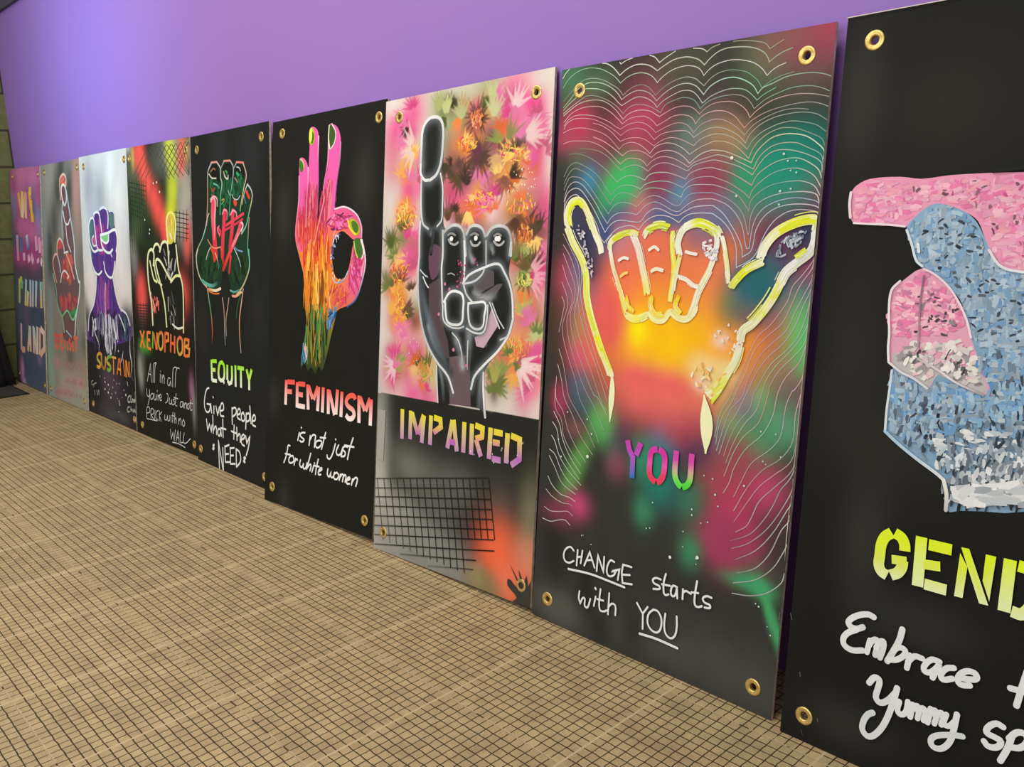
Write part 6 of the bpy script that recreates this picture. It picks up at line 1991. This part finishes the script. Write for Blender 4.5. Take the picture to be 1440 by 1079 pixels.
class Layer:
    """Paint standing a fraction of a millimetre proud of the board."""
    def __init__(s, W, H, spacing): s.v = []; s.f = []; s.c = []; s.W = W; s.H = H; s.sp = spacing; s.poly = []; s.rows = []
    def add(s, pts, cols, faces, z, ramp_=0.0):
        o = len(s.v)
        dz = ramp_ / max(len(pts) - 1, 1)
        s.v += [(p[0] / 1000, p[1] / 1000, z + i * dz) for i, p in enumerate(pts)]
        s.c += [tuple(c) for c in cols]
        s.f += [tuple(i + o for i in f) for f in faces]
    def stroke(s, pts, w, cols, z, flat=False, taper=False, vgrad=None):
        P = [np.array(p) for p in pts]
        Q = [P[0]]
        for p in P[1:]:
            if np.linalg.norm(p - Q[-1]) > 0.05: Q.append(p)
        if len(Q) < 2: return
        P = Q
        n = len(P)
        d = [P[i + 1] - P[i] for i in range(n - 1)]
        d = [x / np.linalg.norm(x) for x in d]
        L = np.concatenate([[0], np.cumsum([np.linalg.norm(P[i + 1] - P[i]) for i in range(n - 1)])])
        samples = []     # point, left normal, half width, fraction
        for i in range(n):
            if i == 0: nn = np.array([-d[0][1], d[0][0]]); k = 1
            elif i == n - 1: nn = np.array([-d[-1][1], d[-1][0]]); k = 1
            else:
                a = np.array([-d[i - 1][1], d[i - 1][0]]); b = np.array([-d[i][1], d[i][0]])
                nn = a + b; l = np.linalg.norm(nn)
                if l < 0.3: nn = a; k = 1
                else: nn = nn / l; k = min(1 / max(nn @ a, 0.35), 2.2)
            f = L[i] / L[-1]
            hw = w / 2
            if taper: hw *= max(0.12, math.sin(math.pi * min(max(f, 0.02), 0.98)))
            samples.append((P[i], nn * k, hw, f))
        if not flat and not taper:
            def cap(p, dr, nn, f):
                out = []
                for a in (0.95, 0.8, 0.5):
                    out.append((p + dr * (w / 2) * a, nn, w / 2 * math.sqrt(1 - a * a), f))
                return out
            st = cap(P[0], -d[0], np.array([-d[0][1], d[0][0]]), 0.0)
            en = cap(P[-1], d[-1], np.array([-d[-1][1], d[-1][0]]), 1.0)[::-1]
            samples = st + samples + en
        pts2, fr = [], []
        for p, nn, hw, f in samples:
            pts2 += [p + nn * hw, p - nn * hw]; fr += [f, f]
        pts2 = [(min(max(q[0], 0.4), s.W - 0.4), min(max(q[1], 0.4), s.H - 0.4)) for q in pts2]
        if vgrad: c = grad(cols, [(vgrad[1] - q[1]) / (vgrad[1] - vgrad[0] + 1e-6) for q in pts2])
        else: c = grad(cols, fr)
        s.add(pts2, c, [(2 * i, 2 * i + 1, 2 * i + 3, 2 * i + 2) for i in range(len(samples) - 1)], z, 0.000005)
    def fill(s, poly, cols, z, vgrad=None):
        poly = [(min(max(q[0], 0.4), s.W - 0.4), min(max(q[1], 0.4), s.H - 0.4)) for q in poly]
        x = np.array([q[0] for q in poly]); y = np.array([q[1] for q in poly])
        gx, gy = np.meshgrid(np.arange(x.min() + 1, x.max(), s.sp), np.arange(y.min() + 1, y.max(), s.sp))
        gx, gy = gx.ravel(), gy.ravel(); k = inside(poly, gx, gy); gx, gy = gx[k], gy[k]
        vs = [Vector(q) for q in poly] + [Vector((a, b)) for a, b in zip(gx, gy)]
        r = delaunay_2d_cdt(vs, [], [list(range(len(poly)))], 1, 1e-4)
        pts = [(v.x, v.y) for v in r[0]]
        lo, hi = vgrad if vgrad else (y.min(), y.max())
        c = grad(cols, [(hi - q[1]) / (hi - lo + 1e-6) for q in pts])
        tri = [tuple(f) for f in r[2]]
        keep = inside(poly, [sum(pts[k][0] for k in f) / len(f) for f in tri], [sum(pts[k][1] for k in f) / len(f) for f in tri])
        o = len(s.v); s.add(pts, c, [f for f, k in zip(tri, keep) if k], z)
        s.poly += list(range(o, len(s.v)))
    def spray(s, fn):
        if not s.poly: return
        idx = s.poly
        x = np.array([s.v[i][0] * 1000 for i in idx]); y = np.array([s.v[i][1] * 1000 for i in idx])
        C = fn(x, y, np.array([s.c[i] for i in idx]))
        for i, c in zip(idx, C): s.c[i] = tuple(c)
    def build(s, name, parent, label=None):
        me = bpy.data.meshes.new(name)
        me.from_pydata(s.v, [], s.f); me.update()
        flip = [p.index for p in me.polygons if p.normal.z < 0]
        if flip:
            bm = bmesh.new(); bm.from_mesh(me); bm.faces.ensure_lookup_table()
            bmesh.ops.reverse_faces(bm, faces=[bm.faces[i] for i in flip]); bm.to_mesh(me); bm.free()
        a = me.color_attributes.new('paint', 'FLOAT_COLOR', 'POINT')
        a.data.foreach_set('color', np.hstack([np.array(s.c, float), np.ones((len(s.c), 1))]).astype(np.float32).ravel())
        o = link(name, me, M_PAINT, parent)
        if label: o['label'] = label
        return o

def blob(cx, cy, rx, ry, ang, col, al, x, y, C):
    a = math.radians(ang); ca, sa = math.cos(a), math.sin(a)
    dx, dy = x - cx, y - cy
    u = (dx * ca + dy * sa) / rx; v = (-dx * sa + dy * ca) / ry
    r2 = u * u + v * v
    w = (al * np.exp(-1.05 * r2 ** 1.1))[:, None]
    return C * (1 - w) + col * w

def eyelet_mesh():
    prof = [(6.6, -7.2), (6.6, -0.6), (7.2, 0.5), (8.4, 1.3), (9.6, 1.6), (10.4, 1.3), (11.2, 1.7), (13.8, 1.7), (15.3, 1.1), (16.0, 0.05), (13.0, 0.02)]
    bm = bmesh.new(); n = 40; rings = []
    for r, z in prof:
        rings.append([bm.verts.new((r / 1000 * math.cos(2 * math.pi * k / n), r / 1000 * math.sin(2 * math.pi * k / n), z / 1000)) for k in range(n)])
    for a, b in zip(rings, rings[1:]):
        for k in range(n):
            f = bm.faces.new((a[k], a[(k + 1) % n], b[(k + 1) % n], b[k])); f.smooth = True
    bmesh.ops.recalc_face_normals(bm, faces=bm.faces[:])
    me = bpy.data.meshes.new('eyelet'); bm.to_mesh(me); bm.free(); me.materials.append(M_BRASS)
    return me
EYELET = eyelet_mesh()
TH = 7.0

def panel_mesh(W, H, step, base, ops, holes):
    nx, ny = int(round(W / step)), int(round(H / step))
    xs, ys = np.linspace(0, W, nx + 1), np.linspace(0, H, ny + 1)
    X, Y = np.meshgrid(xs, ys); x, y = X.ravel(), Y.ravel()
    C = np.repeat(lin(base)[None], x.size, 0)
    for op in ops: C = op(x, y, C)
    nv = x.size
    verts = [(a / 1000, b / 1000, 0.0) for a, b in zip(x, y)]
    faces, mats = [], []
    hx = [h[0] for h in holes]; hy = [h[1] for h in holes]
    for j in range(ny):
        cy = (ys[j] + ys[j + 1]) / 2
        near_y = any(abs(cy - q) < 12 for q in hy)
        for i in range(nx):
            if near_y:
                cx = (xs[i] + xs[i + 1]) / 2
                if any((cx - a) ** 2 + (cy - b) ** 2 < 10.5 ** 2 for a, b in holes): continue
            k = j * (nx + 1) + i
            faces.append((k, k + 1, k + nx + 2, k + nx + 1)); mats.append(0)
    # sides (raw edge) share no vertices with the face so that the paint stops at the arris
    t = -TH / 1000; w, h = W / 1000, H / 1000
    o = len(verts)
    verts += [(0, 0, 0), (w, 0, 0), (w, h, 0), (0, h, 0), (0, 0, t), (w, 0, t), (w, h, t), (0, h, t)]
    for f in ((0, 4, 5, 1), (1, 5, 6, 2), (2, 6, 7, 3), (3, 7, 4, 0)): faces.append(tuple(o + q for q in f)); mats.append(1)
    # back, with the eyelet holes left open
    bs = 12.0; bx, by = int(round(W / bs)), int(round(H / bs)); o = len(verts)
    bxs, bys = np.linspace(0, W, bx + 1), np.linspace(0, H, by + 1)
    verts += [(a / 1000, b / 1000, t) for b in bys for a in bxs]
    for j in range(by):
        for i in range(bx):
            cx, cy = (bxs[i] + bxs[i + 1]) / 2, (bys[j] + bys[j + 1]) / 2
            if any((cx - a) ** 2 + (cy - b) ** 2 < 13 ** 2 for a, b in holes): continue
            k = o + j * (bx + 1) + i
            faces.append((k, k + bx + 1, k + bx + 2, k + 1)); mats.append(2)
    me = bpy.data.meshes.new('panel'); me.from_pydata(verts, [], faces); me.update()
    for m in (M_PANEL, M_EDGE, M_BACK): me.materials.append(m)
    me.polygons.foreach_set('material_index', mats)
    a = me.color_attributes.new('paint', 'FLOAT_COLOR', 'POINT')
    full = np.ones((len(verts), 4), np.float32); full[:, :3] = 0.4; full[:nv, :3] = C
    a.data.foreach_set('color', full.ravel())
    return me

def make_board(key, pose, label, holes):
    x0, y0, z0, U, V, Nn, W, H = pose
    W *= 1000; H *= 1000
    root = bpy.data.objects.new('painted_board', None); COL.objects.link(root)
    root.empty_display_size = 0.1
    root.matrix_world = Matrix(((U[0], V[0], Nn[0], x0), (U[1], V[1], Nn[1], y0), (U[2], V[2], Nn[2], z0), (0, 0, 0, 1)))
    tag(root, label, 'painted board', 'painted boards leaning along the purple wall')
    base_ops = []; layers = []; cur = None; step = 10; base = '333330'; z = 0.00025
    for ln in ART[key].strip().split('\n'):
        head, _, pts = ln.partition('|')
        h = head.split()
        op = h[0]
        if op == 'base': step = float(h[1]); base = h[3]; continue
        if op == 'part':
            nm, _, lab = ln[5:].partition(';')
            cur = Layer(W, H, 5.0 if key == 'impaired' else 16.0); layers.append((nm.strip(), lab.strip(), cur, [])); continue
        P = parse_pts(pts)
        if op == 'b':
            col = lin(h[1]); al = float(h[2]); rx, ry, an = map(float, h[3:6])
            for p in P:
                fn = (lambda x, y, C, p=p, col=col, al=al, rx=rx, ry=ry, an=an: blob(p[0], p[1], rx, ry, an, col, al, x, y, C))
                base_ops.append(fn)
            continue
        if op == 'r':
            col = lin(h[1]); poly = [p[:2] for p in P]
            def fn(x, y, C, col=col, poly=poly):
                k = inside(poly, x, y); C = C.copy(); C[k] = col; return C
            base_ops.append(fn); continue
        if op == 'k' and cur is None:
            col = lin(h[1]); r0, r1, a0, a1 = map(float, h[2:6]); n = int(h[6]); w = float(h[7])
            rnd = random.Random(int(P[0][0] * 7 + P[0][1]))
            for q in range(n):
                a = math.radians(a0 + (a1 - a0) * (q + rnd.uniform(-.3, .3)) / max(n - 1, 1)); rr = r1 * rnd.uniform(.65, 1.1)
                cx, cy = P[0][:2]
                A = np.array([cx + r0 * math.cos(a), cy + r0 * math.sin(a)]); B = np.array([cx + rr * math.cos(a), cy + rr * math.sin(a)])
                def fn(x, y, C, A=A, B=B, col=col, w=w):
                    d, f = seg_dist([A, B], x, y)
                    hw = w / 2 * (1 - f) * 1.6 + 0.3
                    m = np.clip((hw - d) / 1.6 + 0.5, 0, 1)[:, None] * 0.8
                    return C * (1 - m) + col * m
                base_ops.append(fn)
            continue
        if op == 'h':
            w = float(h[1]); cols = [lin(c) for c in h[2].split(',')]
            line_ = smooth(P)
            def fn(x, y, C, w=w, cols=cols, line_=line_):
                d, f = seg_dist(line_, x, y); m = (0.9 * np.exp(-(d / (w * 0.5)) ** 2))[:, None]
                return C * (1 - m) + grad(cols, f) * m
            (cur.spray if cur else base_ops.append)(fn); continue
        z += 0.000008
        if op in 'sl':
            cs = h[2]; vg = cs.startswith('^'); cols = [lin(c) * (0.8 if layers[-1][0] == 'contour_line' else 1.0) for c in cs.strip('^').split(',')]
            line_ = smooth(P) if op == 's' else [p[:2] for p in P]
            layers[-1][3].append((line_, vg))
            cur.stroke(line_, float(h[1]), cols, z, flat='f' in h[3:], taper='t' in h[3:], vgrad=PART_V.get((key, layers[-1][0])) if vg else None)
        elif op in 'pq':
            cs = h[1]; vg = cs.startswith('^'); cols = [lin(c) for c in cs.strip('^').split(',')]
            poly = smooth(P, True, 3) if op == 'p' else [p[:2] for p in P]
            cur.fill(poly, cols, z, PART_V.get((key, layers[-1][0])) if vg else None)
        elif op == 'o':
            rnd = random.Random(5)
            for p in P:
                r = float(h[1]) * rnd.uniform(0.7, 1.2); z += 0.000002
                n = 12
                ring = [(p[0] + r * math.cos(2 * math.pi * k / n) * 1.05, p[1] + r * math.sin(2 * math.pi * k / n)) for k in range(n)]
                cur.add(ring, [lin(h[2])] * n, [tuple(range(n))], z)
        elif op == 'd':
            n, seed = int(h[1]), int(h[2]); l0, l1, w0, w1, an, sp = map(float, h[3:9]); cols = [lin(c) for c in h[9].split(',')]
            rnd = random.Random(seed * 131 + n); poly = smooth(P, True, 3)
            bx = [q[0] for q in poly]; by = [q[1] for q in poly]; made = 0; tries = 0
            while made < n and tries < n * 30:
                tries += 1
                cx, cy = rnd.uniform(min(bx), max(bx)), rnd.uniform(min(by), max(by))
                a = math.radians(an + rnd.gauss(0, sp)); l = rnd.uniform(l0, l1)
                e = [(cx + s_ * l / 2 * math.cos(a), cy + s_ * l / 2 * math.sin(a)) for s_ in (-1, 1)]
                if not all(inside(poly, np.array([q[0]]), np.array([q[1]]))[0] and 2 < q[0] < W - 2 for q in e): continue
                made += 1; z += 0.0000007
                w = rnd.uniform(w0, w1) / 2; c = rnd.choice(cols) * rnd.uniform(0.9, 1.06); c2 = c * rnd.uniform(0.88, 1.08)
                nx_, ny_ = -math.sin(a) * w, math.cos(a) * w; dx_, dy_ = math.cos(a), math.sin(a)
                bow = rnd.uniform(-.08, .08) * l; mx, my = cx - bow * math.sin(a), cy + bow * math.cos(a)
                j0, j1, j2, j3 = (rnd.uniform(-.12, .12) * l for _ in range(4)); t0, t1 = rnd.uniform(.55, 1), rnd.uniform(.3, 1)
                q = [(e[0][0] + nx_ * t0 + dx_ * j0, e[0][1] + ny_ * t0 + dy_ * j0), (e[0][0] - nx_ * t0 + dx_ * j1, e[0][1] - ny_ * t0 + dy_ * j1),
                     (mx - nx_, my - ny_), (e[1][0] - nx_ * t1 + dx_ * j2, e[1][1] - ny_ * t1 + dy_ * j2), (e[1][0] + nx_ * t1 + dx_ * j3, e[1][1] + ny_ * t1 + dy_ * j3), (mx + nx_, my + ny_)]
                q = [(min(max(u_, .5), W - .5), min(max(v_, .5), H - .5)) for u_, v_ in q]
                c, c2 = np.clip(c, 0, 1), np.clip(c2, 0, 1); cm = (c + c2) / 2
                cur.add(q, [c, c, cm, c2, c2, cm], [(0, 1, 2, 5), (5, 2, 3, 4)], z)
        elif op == 'w':      # loaded brush: a bundle of bristle marks along the line
            w = float(h[1]); cols = [lin(c) for c in h[2].split(',')]; line_ = np.array(smooth(P, False, 6))
            if len(line_) < 4: line_ = np.array([line_[0] + (line_[-1] - line_[0]) * t for t in np.linspace(0, 1, 8)])
            rnd = random.Random(int(P[0][0] * 3 + P[0][1]))
            t = np.gradient(line_, axis=0); t /= np.linalg.norm(t, axis=1)[:, None] + 1e-9; nn = np.stack([-t[:, 1], t[:, 0]], 1)
            n = len(line_)
            def mark(off, wd, a_, b_, cc):
                global_z[0] += 0.000003
                seg = line_[a_:b_] + nn[a_:b_] * off
                cur.stroke([tuple(p_) for p_ in seg], wd, cc, global_z[0], taper=False)
            global_z = [z]
            for k in range(9):
                off = (k - 4) / 4 * w * 0.34; a_ = rnd.randint(0, min(2, n // 5)); b_ = n - rnd.randint(0, min(2, n // 5))
                cc = [np.clip(c * rnd.uniform(.86, 1.05), 0, 1) for c in cols]
                mark(off, w * rnd.uniform(.2, .34), a_, b_, cc)
            for k in range(16):
                a_ = rnd.randint(0, max(n - 5, 0)); b_ = min(n, a_ + rnd.randint(4, max(5, n // 2)))
                if b_ - a_ < 3: continue
                c = grad(cols, [(a_ + b_) / 2 / n])[0]
                m_ = rnd.choice([lin('f8f8f0'), lin('ffffff'), c * .8, c * .62, c, lin('e6ea60')])
                mark(rnd.gauss(0, .30) * w, w * rnd.uniform(.06, .16), a_, b_, [np.clip(.55 * m_ + .45 * c, 0, 1)])
            z = global_z[0]
    me = panel_mesh(W, H, step, base, base_ops, holes)
    p = bpy.data.objects.new('panel', me); COL.objects.link(p); p.parent = root
    for nm, lab, L, _ in layers:
        if L.v:
            o = L.build(nm, root, lab)
            if nm == 'paint_splatter': o['kind'] = 'stuff'
    for hx, hy in holes:
        e = bpy.data.objects.new('eyelet', EYELET); COL.objects.link(e); e.parent = root
        e.location = (hx / 1000, hy / 1000, 0.0)
    return root

PART_V = {('equity', 'stencilled_word'): (321.3, 398.7), ('feminism', 'painted_hand'): (434.1, 1168.4), ('feminism', 'stencilled_word'): (319.2, 403.0), ('impaired', 'stencilled_word'): (319.1, 399.9), ('you', 'stencilled_word'): (372.0, 447.6), ('gender', 'stencilled_word'): (323.3, 401.9)}
BOARDS = [
('we', (-4.11924, 0.36422, 0.00999, (0.999848, -0.007494, -0.015747), (0.016411, 0.09888, 0.994964), (-0.005899, -0.995071, 0.098988), 0.578, 1.1979), 'farthest painted board, pink and slate blue with four rows of stencilled letters', [(50, 1156), (546, 1156), (50, 45), (550, 45)]),
('resist', (-3.51362, 0.36284, 0.00089, (0.99995, 0.009812, 0.001983), (-0.002945, 0.098996, 0.995083), (0.009567, -0.995039, 0.09902), 0.6005, 1.1976), 'greyish green board with a red hand crossing two fingers, second from the far corner', [(60, 1160), (560, 1160), (42, 42), (560, 44)]),
('sustain', (-2.90515, 0.37804, 0.00081, (0.999973, 0.00423, 0.005983), (-0.006327, 0.086824, 0.996204), (0.003694, -0.996215, 0.086848), 0.5963, 1.2012), 'pale board fading to black with a purple raised fist on a long root-like arm', [(62, 1156), (570, 1156), (50, 45), (574, 47)]),
('xeno', (-2.30069, 0.37987, 0.00078, (0.99989, 0.014851, 0.000459), (-0.001693, 0.083175, 0.996534), (0.014761, -0.996424, 0.083191), 0.6009, 1.202), 'board with grey mesh, red and yellow spray and a cream-outlined fist raising its thumb', [(28, 1158), (572, 1157), (60, 42), (571, 44)]),
('equity', (-1.66495, 0.37353, 0.00083, (0.999961, -0.006536, 0.005867), (-0.005254, 0.090158, 0.995914), (-0.007039, -0.995906, 0.090121), 0.5993, 1.1996), 'black board with a green outlined fist crossed by red bars above lime letters', [(54, 1150), (547, 1156), (27, 47), (538, 41)]),
('feminism', (-1.03553, 0.32093, 0.00117, (0.999153, 0.036629, 0.018776), (-0.023671, 0.138146, 0.990129), (0.033674, -0.989734, 0.138896), 0.5907, 1.2049), 'black board with a pink and orange hand making an OK sign above coral letters', [(57, 1165), (554, 1160), (46, 50), (550, 46)]),
('impaired', (-0.41879, 0.32762, 0.00111, (0.999307, 0.032003, 0.019007), (-0.023014, 0.129907, 0.991259), (0.029255, -0.99101, 0.130554), 0.5999, 1.2026), 'pale board with a pink and orange floral background and a black hand raising one finger', [(58, 1156), (547, 1156), (41, 52), (569, 46)]),
('you', (0.18912, 0.34489, 0.00341, (0.999974, 0.005962, -0.003976), (0.003265, 0.11486, 0.993376), (0.006379, -0.993364, 0.114838), 0.6049, 1.1959), 'board with wavy contour lines around a glowing yellow hand, thumb and little finger spread', [(53, 1148), (558, 1150), (45, 49), (564, 47)]),
('gender', (0.82137, 0.33171, 0.00108, (0.999997, 0.001194, 0.002032), (-0.002166, 0.125871, 0.992044), (0.000929, -0.992046, 0.125874), 0.6, 1.1996), 'nearest black board at the right with a pink and blue pointing hand over lime letters', [(47, 1158), (41, 45), (553, 1158), (558, 45)])]
for key, pose, label, holes in BOARDS:
    make_board(key, pose, label, holes)
